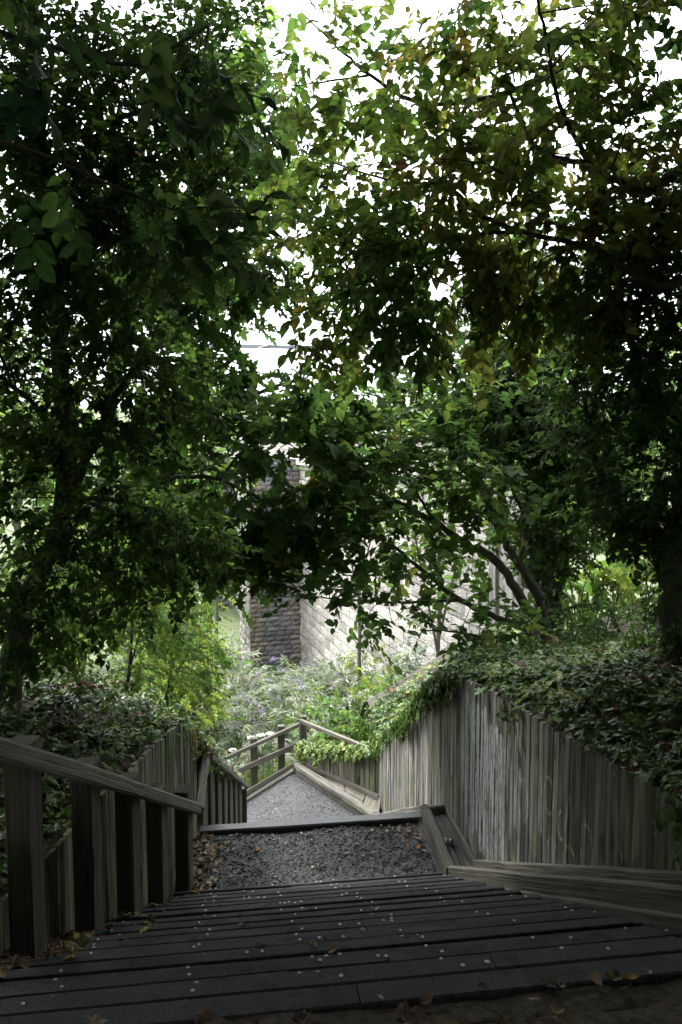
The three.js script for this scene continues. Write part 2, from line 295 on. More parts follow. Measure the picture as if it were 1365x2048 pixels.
const valleyY = (x, z) => pl([[-9, -5.6], [-13.4, -5.3], [-17, -5.9], [-22, -6.9], [-28, -7.9], [-33, -8.5], [-45, -9.1], [-90, -9.6], [-160, -9.6]], z) + (fbm(x * 0.3 + 40, z * 0.3, 3) - 0.5) * 0.7;
const bankRightY = (d, z) => { const P = 0.06 + 0.03 * d - 0.21 * Math.max(0, -z - 4.2), y = Math.min(rightTop(z) - 0.035 + 0.6 * d, P); return lerp(y, valleyY(2 + d, z), sstep(-z, 13, 17)) + (fbm(d * 1.3 + 9, z * 1.3, 3) - 0.5) * 0.14 * Math.min(1, d * 2); };
const bankLeftY = (d, z) => { const P = -0.15 + 0.05 * d - 0.11 * Math.max(0, -z - 3.2), y = Math.min(leftTop(z) - 0.12 + 0.5 * d, P); return y + (fbm(d * 1.3 + 70, z * 1.3, 3) - 0.5) * 0.14 * Math.min(1, d * 2); };

// ---------------------------------------------------------------- ground, banks, paths
structure('ground', gridGeo(60, 90, (u, v) => { const x = lerp(-1, 1, u), z = lerp(-9.5, -170, Math.pow(v, 1.6)), X = 70 * x * Math.abs(x); return V(X, valleyY(X, z) + sstep(-z, 95, 160) * 5, z); }), M.grassSoil);
structure('bank', gridGeo(36, 80, (u, v) => { const z = lerp(4, -17.5, v), d = 12 * u * u; return V(rightX(z) + 0.035 + d, bankRightY(d, z), z); }), M.soil);
structure('bank', gridGeo(36, 70, (u, v) => { const z = lerp(4, -11.2, v), d = 14 * u * u; return V(leftX(z) - 0.035 - d, bankLeftY(d, z), z); }).scale(1, 1, 1), M.soil);
structure('earth_platform', gridGeo(60, 50, (u, v) => { const z = lerp(4.5, EDGE + 0.002, v), x = lerp(-2.7, 2.05, u); return V(x, -0.012 + (fbm(x * 9, z * 9, 4) - 0.5) * 0.035 + 0.03 * noise(x * 1.4, z * 1.4), z); }), M.soil);
structure('gravel_landing', gridGeo(110, 60, (u, v) => { const z = lerp(-5.86, -7.14, v), x = lerp(-0.62, 1.74, u); return V(x, LAND1 - 0.01 + (fbm(x * 16, z * 16, 4) - 0.5) * 0.028 + (fbm(x * 2, z * 2, 2) - 0.5) * 0.04, z); }), M.darkGravel);
const lowerY = (x, z) => LAND2 - 0.62 * Math.max(0, 0.98 - x) * clamp((-z - 11) / 1.9, 0, 1);
structure('gravel_path', gridGeo(80, 60, (u, v) => { const z = lerp(-10.5, -13.06, v), x = lerp(-1.6, 2.22, u); return V(x, lowerY(x, z) + (fbm(x * 7, z * 7, 3) - 0.5) * 0.03, z); }), M.paleGravel);
{ // the lower flight: earth steps behind timber risers, under the landing's edge
  const g = [], n = 13, dz = (10.75 - 7.2) / n, dy = (LAND1 - LAND2) / n;
  for (let i = 0; i < n; i++) { const z0 = -7.2 - dz * i, y = LAND1 - dy * (i + 1), xl = leftX(z0) + 0.05, xr = 1.8 + 0.05 * i / n; const b = new THREE.BoxGeometry(xr - xl, 0.3, dz + 0.02); b.translate((xl + xr) / 2, y - 0.15 - 0.002 * i, z0 - dz / 2); g.push(b); }
  structure('lower_steps', mergeGeometries(g), M.darkGravel);
}
// loose stones of the two gravel surfaces
{
  const stone = [0, 1, 2].map((s) => { const g = new THREE.IcosahedronGeometry(1, 0), p = g.attributes.position; for (let i = 0; i < p.count; i++) { const x = p.getX(i), y = p.getY(i), z = p.getZ(i), k = 0.75 + 0.5 * hash2(Math.round(x * 50) + s * 99, Math.round(y * 50 + z * 131)); p.setXYZ(i, x * k, y * k * 0.6, z * k * 0.85); } g.computeVertexNormals(); return g; });
  const mk = (label, n, fn, mat, lo, hi, tone) => { const mats = [[], [], []], cols = [[], [], []], f = rngOf(n); for (let i = 0; i < n; i++) { const p = fn(f), s = lerp(lo, hi, Math.pow(f(), 2.4)), k = i % 3; mats[k].push(M4(p.setY(p.y + s * 0.15), new THREE.Quaternion().setFromEuler(new THREE.Euler(f() * 0.6, f() * 6.3, f() * 0.6)), s)); cols[k].push(tone(f)); }
    for (let k = 0; k < 3; k++) { const m = instanced('loose_gravel', stone[k], mat, mats[k], cols[k], scene); tag(m, label[k], 'gravel'); } };
  const stoneM = new THREE.MeshStandardMaterial({ color: 0xffffff, roughness: 0.75 });
  mk(['angular dark stones strewn over the upper gravel landing', 'slaty dark chips strewn over the upper gravel landing', 'small dark pebbles strewn over the upper gravel landing'], 7200, (f) => { const x = rr(-0.4, 1.7, f), z = rr(-5.97, -7.08, f); return V(x, LAND1 - 0.01 + (fbm(x * 16, z * 16, 4) - 0.5) * 0.028 + (fbm(x * 2, z * 2, 2) - 0.5) * 0.04, z); }, stoneM, 0.003, 0.016, (f) => { const k = f() < 0.1 ? rr(0.12, 0.22, f) : rr(0.022, 0.075, f); return rgb(k, k, k * 1.02); });
  mk(['pale angular chips on the lower gravel path', 'pale grey pebbles on the lower gravel path', 'whitish grit on the lower gravel path'], 5200, (f) => { const x = rr(-0.2, 2.05, f), z = rr(-10.8, -12.95, f); return V(x, lowerY(x, z) + (fbm(x * 7, z * 7, 3) - 0.5) * 0.03, z); }, stoneM, 0.003, 0.018, (f) => { const k = f() < 0.1 ? rr(0.12, 0.22, f) : rr(0.022, 0.075, f); return rgb(k, k, k * 1.02); });
}

// ---------------------------------------------------------------- retaining walls of upright boards
// a wall's boards share one map laid out in wall metres, so that stains and paint run across them
const WALL_Y0 = -4.4, WALL_H = 4.9;
function wallTex(boards, len, paint, warm) {
  const W = 2048, Hh = 640, tone = new Float32Array(W), idOf = new Int16Array(W);
  boards.forEach((b, i) => { for (let x = Math.floor(b.s0 / len * W); x <= Math.floor(b.s1 / len * W) && x < W; x++) { tone[x] = b.tone; idOf[x] = i; } });
  const layer = new Float32Array(W * Hh * 4);
  for (const p of paint) for (let k = 0; k + 1 < p.pts.length; k++) {       // strokes: [s, y] in metres
    const [s0, y0] = p.pts[k], [s1, y1] = p.pts[k + 1], w = p.w, x0 = Math.max(0, Math.floor((Math.min(s0, s1) - w * 2) / len * W)), x1 = Math.min(W - 1, Math.ceil((Math.max(s0, s1) + w * 2) / len * W));
    const v0 = Math.max(0, Math.floor((Math.min(y0, y1) - w * 2 - WALL_Y0) / WALL_H * Hh)), v1 = Math.min(Hh - 1, Math.ceil((Math.max(y0, y1) + w * 2 - WALL_Y0) / WALL_H * Hh));
    for (let j = v0; j <= v1; j++) for (let i = x0; i <= x1; i++) {
      const s = (i + 0.5) / W * len, y = (j + 0.5) / Hh * WALL_H + WALL_Y0, dx = s1 - s0, dy = y1 - y0, t = clamp(((s - s0) * dx + (y - y0) * dy) / (dx * dx + dy * dy + 1e-9), 0, 1), d = Math.hypot(s - s0 - dx * t, y - y0 - dy * t);
      const worn = sstep(noise(s * 70, y * 4) * 0.6 + noise(s * 160, y * 26) * 0.4, 0.32, 0.62), a = (1 - sstep(d, w * 0.75, w * 1.15)) * p.a * worn, o = (j * W + i) * 4;
      if (a > layer[o + 3]) { layer[o] = p.c[0]; layer[o + 1] = p.c[1]; layer[o + 2] = p.c[2]; layer[o + 3] = a; }
    }
  }
  const t = makeTex(W, Hh, (u, v) => {
    const i = Math.min(W - 1, Math.floor(u * W)), j = Math.min(Hh - 1, Math.floor(v * Hh)), s = u * len, y = v * WALL_H + WALL_Y0, id = idOf[i], tn = tone[i];
    const g = clamp((fbm(s * 60 + id * 7.3, y * 2.2 + id * 3, 4) - 0.5) * 1.5 + 0.5, 0, 1), fine = noise(s * 260, y * 6), st = fbm(s * 8 + id, y * 1.6 + 20, 4), al = fbm(s * 2.2, y * 2.6 + 60, 4), blot = sstep(fbm(s * 16 + id * 1.7, y * 3.4 + id, 4), 0.56, 0.7);
    let k = (0.095 + 0.165 * g + 0.06 * (fine - 0.5)) * tn * lerp(1, 0.45, sstep(st, 0.52, 0.72)) * lerp(1, 0.34, blot * (hash2(id, 5) > 0.35 ? 1 : 0.2));
    let c = [k * 1.0 * warm[0], k * 0.945 * warm[1], k * 0.85 * warm[2]];
    const m = 0.6 * sstep(al, 0.45, 0.68);
    c = [lerp(c[0], c[0] * 0.62, m), lerp(c[1], c[1] * 0.86, m), lerp(c[2], c[2] * 0.4, m)];
    const o = (j * W + i) * 4, a = layer[o + 3];
    return a ? [lerp(c[0], layer[o], a), lerp(c[1], layer[o + 1], a), lerp(c[2], layer[o + 2], a)] : c;
  });
  t.wrapS = t.wrapT = THREE.ClampToEdgeWrapping;
  return t;
}
const wallBump = makeTex(512, 512, (u, v) => clamp(0.5 + (fbm(u * 90, v * 6, 4) - 0.5) * 1.4, 0, 1), false);
wallBump.repeat.set(6, 2);
// path(s) gives [x, z]; side = +1 when the face looks towards the left of the path
function boardWall(name, label, path, len, top, base, side, paint, { w = 0.1, warm = [1, 1, 1], th = 0.035, seed = 5, toneFn = () => 1 } = {}) {
  const f = rngOf(seed), t = thing(name, label, 'wall'), boards = [];
  for (let s = 0; s < len - 0.02;) { const b = w * rr(0.82, 1.16, f), s1 = Math.min(len, s + b); boards.push({ s0: s, s1, tone: (f() < 0.2 ? rr(0.4, 0.65, f) : rr(0.65, 1.3, f)) * toneFn(s) }); s = s1; }
  const mat = new THREE.MeshStandardMaterial({ map: wallTex(boards, len, paint, warm), bumpMap: wallBump, bumpScale: 0.004, roughness: 0.88 });
  for (const b of boards) {
    const [x0, z0] = path(b.s0), [x1, z1] = path(b.s1), L = Math.hypot(x1 - x0, z1 - z0), tx = (x1 - x0) / L, tz = (z1 - z0) / L, nx = tz * side, nz = -tx * side, proud = rr(-0.004, 0.004, f), lean = rr(-0.004, 0.004, f);
    const gap = 0.005 + 0.005 * f() * f(), c = 0.007, prof = [[gap, -th], [gap, -c], [gap + c, 0], [L - gap - c, 0], [L - gap, -c], [L - gap, -th]], yb = base(b.s0), yt = [top(b.s0) + rr(-0.007, 0.007, f), 0]; yt[1] = yt[0] + (top(b.s1) - top(b.s0)) + rr(-0.006, 0.006, f);
    const pos = [], uv = [], pt = (k, e) => { const [s, n] = prof[k], q = s / L, y = e ? lerp(yt[0], yt[1], q) : yb, nn = n + proud + (e ? lean : -lean); return [x0 + tx * s + nx * nn, y, z0 + tz * s + nz * nn, (b.s0 + s) / len, (y - WALL_Y0) / WALL_H]; };
    const put = (p) => { pos.push(p[0], p[1], p[2]); uv.push(p[3], p[4]); };
    for (let k = 0; k < 6; k++) { const k2 = (k + 1) % 6, A = pt(k, 0), B = pt(k2, 0), C = pt(k, 1), D = pt(k2, 1); for (const p of side > 0 ? [A, B, C, B, D, C] : [A, C, B, B, C, D]) put(p); }
    for (let k = 1; k < 5; k++) for (const p of side > 0 ? [pt(0, 1), pt(k, 1), pt(k + 1, 1)] : [pt(0, 1), pt(k + 1, 1), pt(k, 1)]) put(p);
    part('board', rawGeo(pos, uv), mat, t);
  }
  return t;
}
const curve = (s0, y0, ...d) => { const p = [[s0, y0]]; for (const [a, b] of d) { const l = p[p.length - 1]; p.push([l[0] + a, l[1] + b]); } return p; };
{
  const zs = 1.5, len = 12.95, white = [0.42, 0.44, 0.46], chalk = [0.36, 0.36, 0.34], blue = [0.06, 0.12, 0.3], S = (z) => zs - z, f = rngOf(44), paint = [];
  for (let i = 0; i < 12; i++) { const z = lerp(-5.42, -6.45, i / 11); paint.push({ pts: curve(S(z), -0.52 - 0.1 * f(), [0.02, -0.5], [-0.06 + 0.04 * f(), -0.45 - 0.25 * f()]), w: 0.05, c: white, a: 0.85 }); }
  const loop = (z, y, r, k) => { const p = []; for (let i = 0; i <= 9; i++) { const a = i / 9 * 5.6 + k; p.push([S(z) + Math.cos(a) * r * 0.6, y + Math.sin(a) * r]); } return p; };
  for (const [z, y, r, k] of [[-4.62, -0.62, 0.12, 1], [-4.42, -0.72, 0.09, 2], [-4.3, -0.95, 0.16, 4], [-4.08, -0.68, 0.13, 0.4], [-4.55, -1.0, 0.14, 3], [-3.9, -0.92, 0.1, 5], [-5.05, -0.85, 0.15, 2.4], [-3.72, -0.6, 0.12, 1.2]]) paint.push({ pts: loop(z, y, r, k), w: 0.011, c: chalk, a: 0.7 });
  for (const [z, y, a, b] of [[-4.32, -0.5, 0.05, -0.45], [-4.75, -0.55, -0.04, -0.35], [-4.05, -1.05, 0.12, -0.2], [-5.2, -0.45, 0.03, -0.5]]) paint.push({ pts: curve(S(z), y, [a, b * 0.5], [-a * 0.4, b * 0.5]), w: 0.014, c: chalk, a: 0.75 });
  for (const [z, y] of [[-5.15, -0.75], [-4.95, -1.05], [-4.5, -1.25]]) paint.push({ pts: curve(S(z), y, [-0.12, -0.3], [-0.08, -0.25], [0.1, 0.12]), w: 0.03, c: [0.035, 0.05, 0.1], a: 0.75 });
  paint.push({ pts: curve(S(-10.15), -2.82, [0.07, -0.1], [0.06, -0.16], [-0.06, -0.1]), w: 0.035, c: blue, a: 0.85 }, { pts: curve(S(-10.35), -2.7, [0.12, -0.02], [0.1, 0.08]), w: 0.02, c: blue, a: 0.7 });
  for (let i = 0; i < 9; i++) { const z = rr(-6.7, -8.6, f); paint.push({ pts: curve(S(z), rightTop(z) - rr(0.2, 0.5, f), [rr(-0.03, 0.05, f), -rr(0.15, 0.3, f)], [rr(-0.06, 0.04, f), -rr(0.1, 0.3, f)]), w: rr(0.012, 0.03, f), c: [0.03, 0.03, 0.032], a: 0.75 }); }
  for (let i = 0; i < 8; i++) { const z = rr(-8.6, -10.9, f); paint.push({ pts: curve(S(z), rightTop(z) - rr(0.2, 0.4, f), [rr(-0.04, 0.04, f), -rr(0.2, 0.5, f)]), w: rr(0.02, 0.05, f), c: [0.3, 0.28, 0.25], a: 0.55 }); }
  boardWall('timber_retaining_wall', 'tall grey board retaining wall with faded graffiti below the ivy bank', (s) => [rightX(zs - s), zs - s], len, (s) => rightTop(zs - s), (s) => walk(zs - s) - 0.05, -1, paint, { w: 0.074, th: 0.028, seed: 15, warm: [1, 0.98, 0.96], toneFn: (s) => s > 8 ? 1.2 : 1 });  // farther boards toned lighter to paint in light from the valley opening
  const zl = 1.5, ll = 12.6;
  boardWall('timber_retaining_wall', 'mossy board retaining wall behind the dark handrail posts', (s) => [leftX(zl - s), zl - s], ll, (s) => leftTop(zl - s), (s) => walk(zl - s) - 0.05, 1, [
    { pts: curve(zl + 5.5, -0.95, [0.1, 0.1], [0.15, -0.12], [0.12, 0.16]), w: 0.018, c: [0.05, 0.06, 0.16], a: 0.6 }, { pts: curve(zl + 5.7, -1.1, [0.2, 0.05], [0.1, -0.1]), w: 0.014, c: [0.05, 0.06, 0.16], a: 0.5 }], { w: 0.11, th: 0.026, seed: 27, warm: [0.9, 1.0, 0.72] });
  // the short wall beyond the triangular step
  const a = [1.13, -12.87], b = [2.21, -11.4], L = Math.hypot(b[0] - a[0], b[1] - a[1]);
  boardWall('low_board_wall', 'low board wall behind the triangular planked step, ivy over its top', (s) => [lerp(a[0], b[0], s / L), lerp(a[1], b[1], s / L)], L, (s) => lerp(-3.5, -3.02, s / L), () => LAND2 - 0.1, 1, [{ pts: curve(1.15, -3.2, [0.1, -0.08], [-0.12, -0.06], [0.16, -0.05], [0.1, 0.14]), w: 0.03, c: [0.05, 0.05, 0.05], a: 0.6 }], { w: 0.11, seed: 33, warm: [1, 0.98, 0.78], toneFn: () => 0.85 });
}

// ---------------------------------------------------------------- the boarded staircase
{
  const st = thing('wooden_staircase', 'broad flight of grey boarded steps with rows of washered screws', 'staircase', [0, 0, EDGE]);
  const loc = (x, y, z) => V(x, y, z - EDGE), f = rngOf(91), n = 14, dz = 0.269, dy = -LAND1 / 15;
  const leftEnd = (z) => fenceX(z) - 0.02, ring = new THREE.LatheGeometry([[0.0028, 0.0006], [0.0034, 0.0022], [0.0066, 0.0022], [0.0078, 0.0006]].map(([x, y]) => new THREE.Vector2(x, y)), 10);
  const board = (x0, x1, z0, z1, y, th, mat, parent, warp = 0) => part('board', beam(loc(x0, y - th / 2 + warp, (z0 + z1) / 2), loc(x1, y - th / 2 - warp, (z0 + z1) / 2), z0 - z1, th, 0.005, V(0, 1, 0), 6, 0.004), mat, parent);
  const nose = new THREE.Group(); nose.name = 'top_edge'; st.add(nose);
  board(-1.3, 0.35, EDGE + 0.02, EDGE - 0.07, 0.014, 0.05, M.tread[1], nose, 0.002); board(0.354, 1.98, EDGE + 0.02, EDGE - 0.07, 0.012, 0.05, M.tread[2], nose);
  const cols = [-0.62, -0.16, 0.3, 0.76, 1.22, 1.64];
  for (let i = 1; i <= n; i++) {
    const t = new THREE.Group(); t.name = 'tread'; st.add(t);
    const z0 = EDGE - NOSE - dz * (i - 1), y = -dy * i, xl = leftEnd(z0 - 0.13), xr = 1.71 - 0.02 * f();
    const jn = rr(0.004, 0.011, f), nb = (0.269 - dy / ((1.6 + dy * i) / (-z0 + 0.269))) * rr(0.72, 0.9, f) - jn * 0.6;   // an open joint behind a narrow nosing strip
    for (const [a, b] of [[z0 + 0.02, z0 - 0.271 + nb + jn], [z0 - 0.271 + nb, z0 - 0.271]]) {
      const cut = lerp(0.05, 0.95, f()), yy = y + rr(-0.005, 0.004, f), xe = xl + rr(-0.06, 0.06, f), xs = xr - rr(0, 0.05, f) * (i > 3 ? 1 : 2);
      board(xe, cut - 0.0015, a, b, yy, 0.04, M.tread[Math.floor(f() * 3)], t, rr(-0.004, 0.004, f)); board(cut + 0.0015, xs, a, b, yy + rr(-0.002, 0.002, f), 0.04, M.tread[Math.floor(f() * 3)], t, rr(-0.002, 0.002, f));
      for (const c of [...cols, cut - 0.03, cut + 0.03]) { const x = c + rr(-0.05, 0.05, f) * (c === cut - 0.03 ? 0.2 : 1); if (x < xe + 0.04 || x > xs - 0.04 || f() < 0.12) continue; const s = part('screw', ring, M.steel, t); s.position.copy(loc(x, yy + 0.0035, lerp(a, b, b < z0 - 0.26 ? 0.45 : 0.9) + rr(-0.01, 0.01, f))); s.rotation.set(rr(-0.04, 0.04, f), f() * 6, 0); s.scale.setScalar(rr(0.78, 0.98, f)); }
    }
    const r = beam(loc(xl, y - 0.075, z0 - 0.258), loc(xr, y - 0.075, z0 - 0.258), 0.02, 0.1, 0.003); part('riser', r, M.tread[0], t);
  }
  // the soil that the steps are cut into shows along their ragged ends
  const g = gridGeo(30, 60, (u, v) => { const z = lerp(EDGE - 0.1, -5.98, v); const x = lerp(leftX(z), 2.0, u), k = Math.floor((-(z - EDGE) - NOSE) / dz), y = -dy * clamp(k + 1, 0, 15); return V(x, y - 0.055 - dy * 0.75 + (fbm(x * 8, z * 8, 3) - 0.5) * 0.05 + (x < fenceX(z) + 0.08 ? 0.1 : 0), z); });
  structure('soil_under_steps', g, M.soil);
}

// the raised board along the landing's far edge
part('edge_board', beam(V(-0.3, LAND1 - 0.012, -7.16), V(1.76, LAND1 - 0.006, -7.14), 0.13, 0.1, 0.012, V(0, 1, 0), 14, 0.008), M.nosing, scene);
tag(scene.children[scene.children.length - 1], 'dark edging board across the far end of the upper gravel landing', 'board');

// ---------------------------------------------------------------- kerbs and planked troughs on the right
{
  const k = thing('timber_kerb', 'dark double-stacked timber kerb climbing beside the boarded steps', 'kerb', [1.75, 0, EDGE]), o = k.position, L = (x, y, z) => V(x, y, z).sub(o), kb = (n, a, b, w, h, m, s = 10) => part(n, beam(L(...a), L(...b), w, h, 0.01, V(0, 1, 0), s, 0.008), m, k);
  const slope = (x0, x1, off) => [[x0, walk(-2.35) + off, -2.35], [x1, LAND1 + off, -5.99]];
  kb('upper_board', ...slope(1.77, 1.735, 0.1), 0.05, 0.11, M.kerb); kb('lower_board', ...slope(1.762, 1.725, -0.012), 0.05, 0.11, M.kerb);
  kb('upper_board', [1.77, 0.1, 1.4], [1.77, 0.1, -2.35], 0.05, 0.11, M.kerb); kb('back_board', ...slope(1.955, 1.95, 0.16), 0.055, 0.07, M.kerb); kb('fill_plank', ...slope(1.86, 1.84, 0.06), 0.13, 0.03, M.trough);
}
{
  const k = thing('planked_trough', 'narrow dark planked trough between landing kerb and tall wall', 'trough', [1.85, LAND1, -6.5]), o = k.position, L = (x, y, z) => V(x, y, z).sub(o), kb = (n, a, b, w, h, m, s = 8) => part(n, beam(L(...a), L(...b), w, h, 0.01, V(0, 1, 0), s, 0.01), m, k);
  kb('kerb_beam', [1.735, -1.91, -5.97], [1.795, -1.91, -7.0], 0.075, 0.19, M.kerb); kb('back_board', [1.955, -1.84, -5.99], [1.985, -1.84, -6.99], 0.035, 0.09, M.kerb);
  kb('end_board', [1.76, -1.86, -7.03], [2.0, -1.84, -7.02], 0.05, 0.1, M.kerb); kb('end_board', [1.74, -1.87, -5.955], [1.96, -1.86, -5.955], 0.04, 0.1, M.kerb);
  kb('plank', [1.815, -1.885, -6.0], [1.87, -1.885, -6.96], 0.075, 0.03, M.trough); kb('plank', [1.9, -1.88, -6.0], [1.935, -1.88, -6.98], 0.075, 0.03, M.trough); kb('plank', [1.855, -1.91, -6.0], [1.9, -1.91, -6.98], 0.06, 0.02, M.trough);
  const k2 = thing('timber_kerb', 'weathered timber kerb dropping beside the hidden lower flight', 'kerb', [1.9, LAND1, -7.1]);
  part('upper_board', beam(V(1.8, -1.86, -7.05).sub(k2.position), V(2.03, -3.74, -10.75).sub(k2.position), 0.06, 0.12, 0.01, V(0, 1, 0), 14, 0.012), M.kerbPale, k2);
  part('lower_board', beam(V(1.8, -1.98, -7.05).sub(k2.position), V(2.03, -3.86, -10.75).sub(k2.position), 0.05, 0.11, 0.01, V(0, 1, 0), 10, 0.01), M.kerb, k2);
}
{ // the triangular planked step
  const k = thing('triangular_step', 'pale weathered triangular planked step in the corner of the lower path', 'step', [1.6, LAND2, -11.7]), o = k.position, L = (x, y, z) => V(x, y, z).sub(o);
  const A = [1.05, -12.8], B = [2.02, -10.86], C = [2.19, -11.36], y = -3.745;
  part('front_beam', beam(L(A[0], y, A[1]), L(B[0] - 0.02, y, B[1]), 0.12, 0.09, 0.018, V(0, 1, 0), 16, 0.018), M.kerbPale, k);
  part('front_board', beam(L(A[0] + 0.02, y - 0.1, A[1]), L(B[0], y - 0.1, B[1]), 0.07, 0.11, 0.01, V(0, 1, 0), 12, 0.01), M.kerb, k);
  part('back_board', beam(L(A[0] + 0.08, y + 0.035, A[1] - 0.03), L(C[0] - 0.02, y + 0.035, C[1] + 0.02), 0.06, 0.08, 0.012, V(0, 1, 0), 14, 0.014), M.kerbPale, k);
  part('end_board', beam(L(C[0], y + 0.01, C[1]), L(B[0] + 0.03, y, B[1] + 0.02), 0.05, 0.09, 0.01, V(0, 1, 0), 6, 0.01), M.kerbPale, k);
  part('end_board', beam(L(B[0] - 0.08, y, B[1] + 0.03), L(B[0] + 0.17, y + 0.01, B[1] + 0.1), 0.05, 0.09, 0.01, V(0, 1, 0), 4, 0.01), M.kerbPale, k);
  for (let i = 0; i < 5; i++) {                                   // planks narrowing towards the far corner, cut short before the near end
    const a0 = i / 5 + 0.012, a1 = (i + 1) / 5 - 0.012, p = (t, u) => [lerp(A[0], lerp(B[0], C[0], t), u), lerp(A[1], lerp(B[1], C[1], t), u)], yy = y - 0.012 + hash2(i, 3) * 0.012;
    for (const [u0, u1, m] of [[0.06, 0.55 + 0.1 * hash2(i, 8), M.kerbPale], [0.56 + 0.1 * hash2(i, 8), 0.84, M.railPale]]) {
      const q = [p(a0, u0), p(a1, u0), p(a1, u1), p(a0, u1)], pos = [], uv = [], tri = (...v) => v.forEach(([c, h]) => { pos.push(...L(c[0], h, c[1]).toArray()); uv.push((c[0] * 0.9 + c[1] * 0.45) * 1 + i, (c[1] * 0.9 - c[0] * 0.45)); });
      const t = q.map((c) => [c, yy]), b = q.map((c) => [c, yy - 0.03]);
      tri(t[0], t[1], t[2], t[0], t[2], t[3]); for (let e = 0; e < 4; e++) { const e2 = (e + 1) % 4; tri(b[e], b[e2], t[e2], b[e], t[e2], t[e]); }
      part('plank', rawGeo(pos, uv), m, k);
    }
  }
  for (let i = 0; i < 2; i++) { const u = 0.89 + i * 0.07, a = [lerp(A[0], B[0], u), lerp(A[1], B[1], u)], c = [lerp(A[0], C[0], u), lerp(A[1], C[1], u)]; part('cross_plank', beam(L(a[0], y - 0.02, a[1]), L(c[0], y - 0.02, c[1]), 0.12, 0.03, 0.005, V(0, 1, 0), 3, 0.004), M.rail, k); }
}

// ---------------------------------------------------------------- handrails
{
  const h = thing('handrail_fence', 'dark timber handrail fence with tall posts down the left of the steps', 'handrail', [-0.9, -0.7, -3.5]), o = h.position, L = (p) => p.clone().sub(o);
  const posts = [[-2.6], [-3.5], [-4.18], [-4.8], [-5.4], [-6.08]];
  for (const [z] of posts) { const x = fenceX(z), y0 = walk(z) - 0.06, y1 = walk(z) + lerp(1.0, 0.9, clamp((-z - 3.5) / 2.6, 0, 1)); part('post', beam(L(V(x - 0.02, y0, z)), L(V(x - 0.02 + rr(-0.008, 0.008), y1, z)), 0.145, 0.11, 0.012, V(0.98, 0, 0.2).normalize(), 8, 0.006), M.post, h); }
  // segment A down the steps, B along the landing, C down the lower flight
  const off = 0.085, rp = (z, y) => V(fenceX(z) + off, y, z), A0 = rp(-1.4, 1.372), A1 = rp(-3.27, 0.34), A2 = rp(-4.32, -0.24), A3 = V(-0.27, -1.335, -6.26), B1 = V(-0.245, -1.315, -7.37), C1 = V(0.19, -3.16, -10.78);
  part('rail', beam(L(A0), L(A1.clone().lerp(A2, 0.5)), 0.05, 0.085, 0.014, V(0, 1, 0), 10, 0.008), M.rail, h);
  part('rail', beam(L(A1.clone().lerp(A2, 0.5)), L(A3), 0.05, 0.085, 0.014, V(0, 1, 0), 12, 0.008), M.rail, h);
  part('rail', beam(L(A3.clone().add(V(0.0, 0.004, 0.02))), L(B1), 0.075, 0.05, 0.016, V(0, 1, 0), 14, 0.01), M.railPale, h);
  part('rail', beam(L(B1.clone().add(V(0.005, 0.01, 0.02))), L(C1), 0.05, 0.075, 0.014, V(0, 1, 0), 14, 0.008), M.farRail, h);
  const pb = beam(L(V(-0.335, LAND1 - 0.1, -7.36)), L(V(-0.335, -1.2, -7.36)), 0.15, 0.12, 0.012, V(1, 0, 0), 6, 0.006); part('post', pb, M.post, h);
  for (let i = 0; i < 7; i++) { const t = (i + 0.35) / 7, p = B1.clone().lerp(C1, t), y0 = walk(p.z) - 0.1; part('post', beam(L(V(p.x - 0.1, y0, p.z)), L(V(p.x - 0.1, p.y + 0.1, p.z)), 0.12, 0.28, 0.012, V(0.12, 0, -1).normalize(), 4, 0.005), M.post, h); }
  part('post', beam(L(V(C1.x - 0.06, LAND2 - 0.1, C1.z + 0.04)), L(V(C1.x - 0.06, C1.y + 0.0, C1.z + 0.04)), 0.12, 0.12, 0.012, V(1, 0, 0), 4, 0.006), M.post, h);
}
{
  const h = thing('corner_guard_rail', 'brown two-rail guard fence meeting at a post beyond the lower path', 'guard rail', [1.17, LAND2, -12.97]), o = h.position, L = (x, y, z) => V(x, y, z).sub(o), m = M.farRail;
  const bar = (n, a, b, w, t, mm = m) => part(n, beam(L(...a), L(...b), w, t, 0.01, V(0, 1, 0), 8, 0.006), mm, h);
  const post = (x, z, y0, y1) => part('post', beam(L(x, y0, z), L(x, y1, z), 0.12, 0.12, 0.012, V(1, 0, 0), 6, 0.006), M.post, h);
  post(1.18, -13.0, -4.3, -2.98); post(0.82, -13.12, -4.6, -3.17); post(0.36, -13.12, -4.8, -3.36); post(-0.3, -13.12, -5.2, -3.68); post(-1.0, -13.12, -5.5, -4.0);
  bar('top_rail', [1.13, -3.03, -12.9], [2.2, -3.06, -11.43], 0.06, 0.065); bar('top_rail', [1.14, -3.13, -13.03], [-1.1, -4.06, -13.03], 0.05, 0.065);
  bar('mid_rail', [1.22, -3.42, -12.86], [1.74, -3.46, -12.16], 0.04, 0.09); bar('mid_rail', [1.24, -3.42, -13.03], [-1.1, -4.38, -13.03], 0.04, 0.095);
  const k = thing('timber_kerb', 'low timber kerb under the guard fence where the path falls away', 'kerb', [0.5, -4.2, -13.0]), p = k.position;
  part('upper_board', beam(V(1.1, -3.78, -12.95).sub(p), V(-1.1, -5.02, -12.98).sub(p), 0.05, 0.13, 0.01, V(0, 1, 0), 12, 0.01), M.kerb, k);
  part('lower_board', beam(V(1.02, -3.865, -12.86).sub(p), V(-1.1, -5.14, -12.9).sub(p), 0.1, 0.08, 0.012, V(0, 1, 0), 14, 0.01), M.kerbPale, k);
}

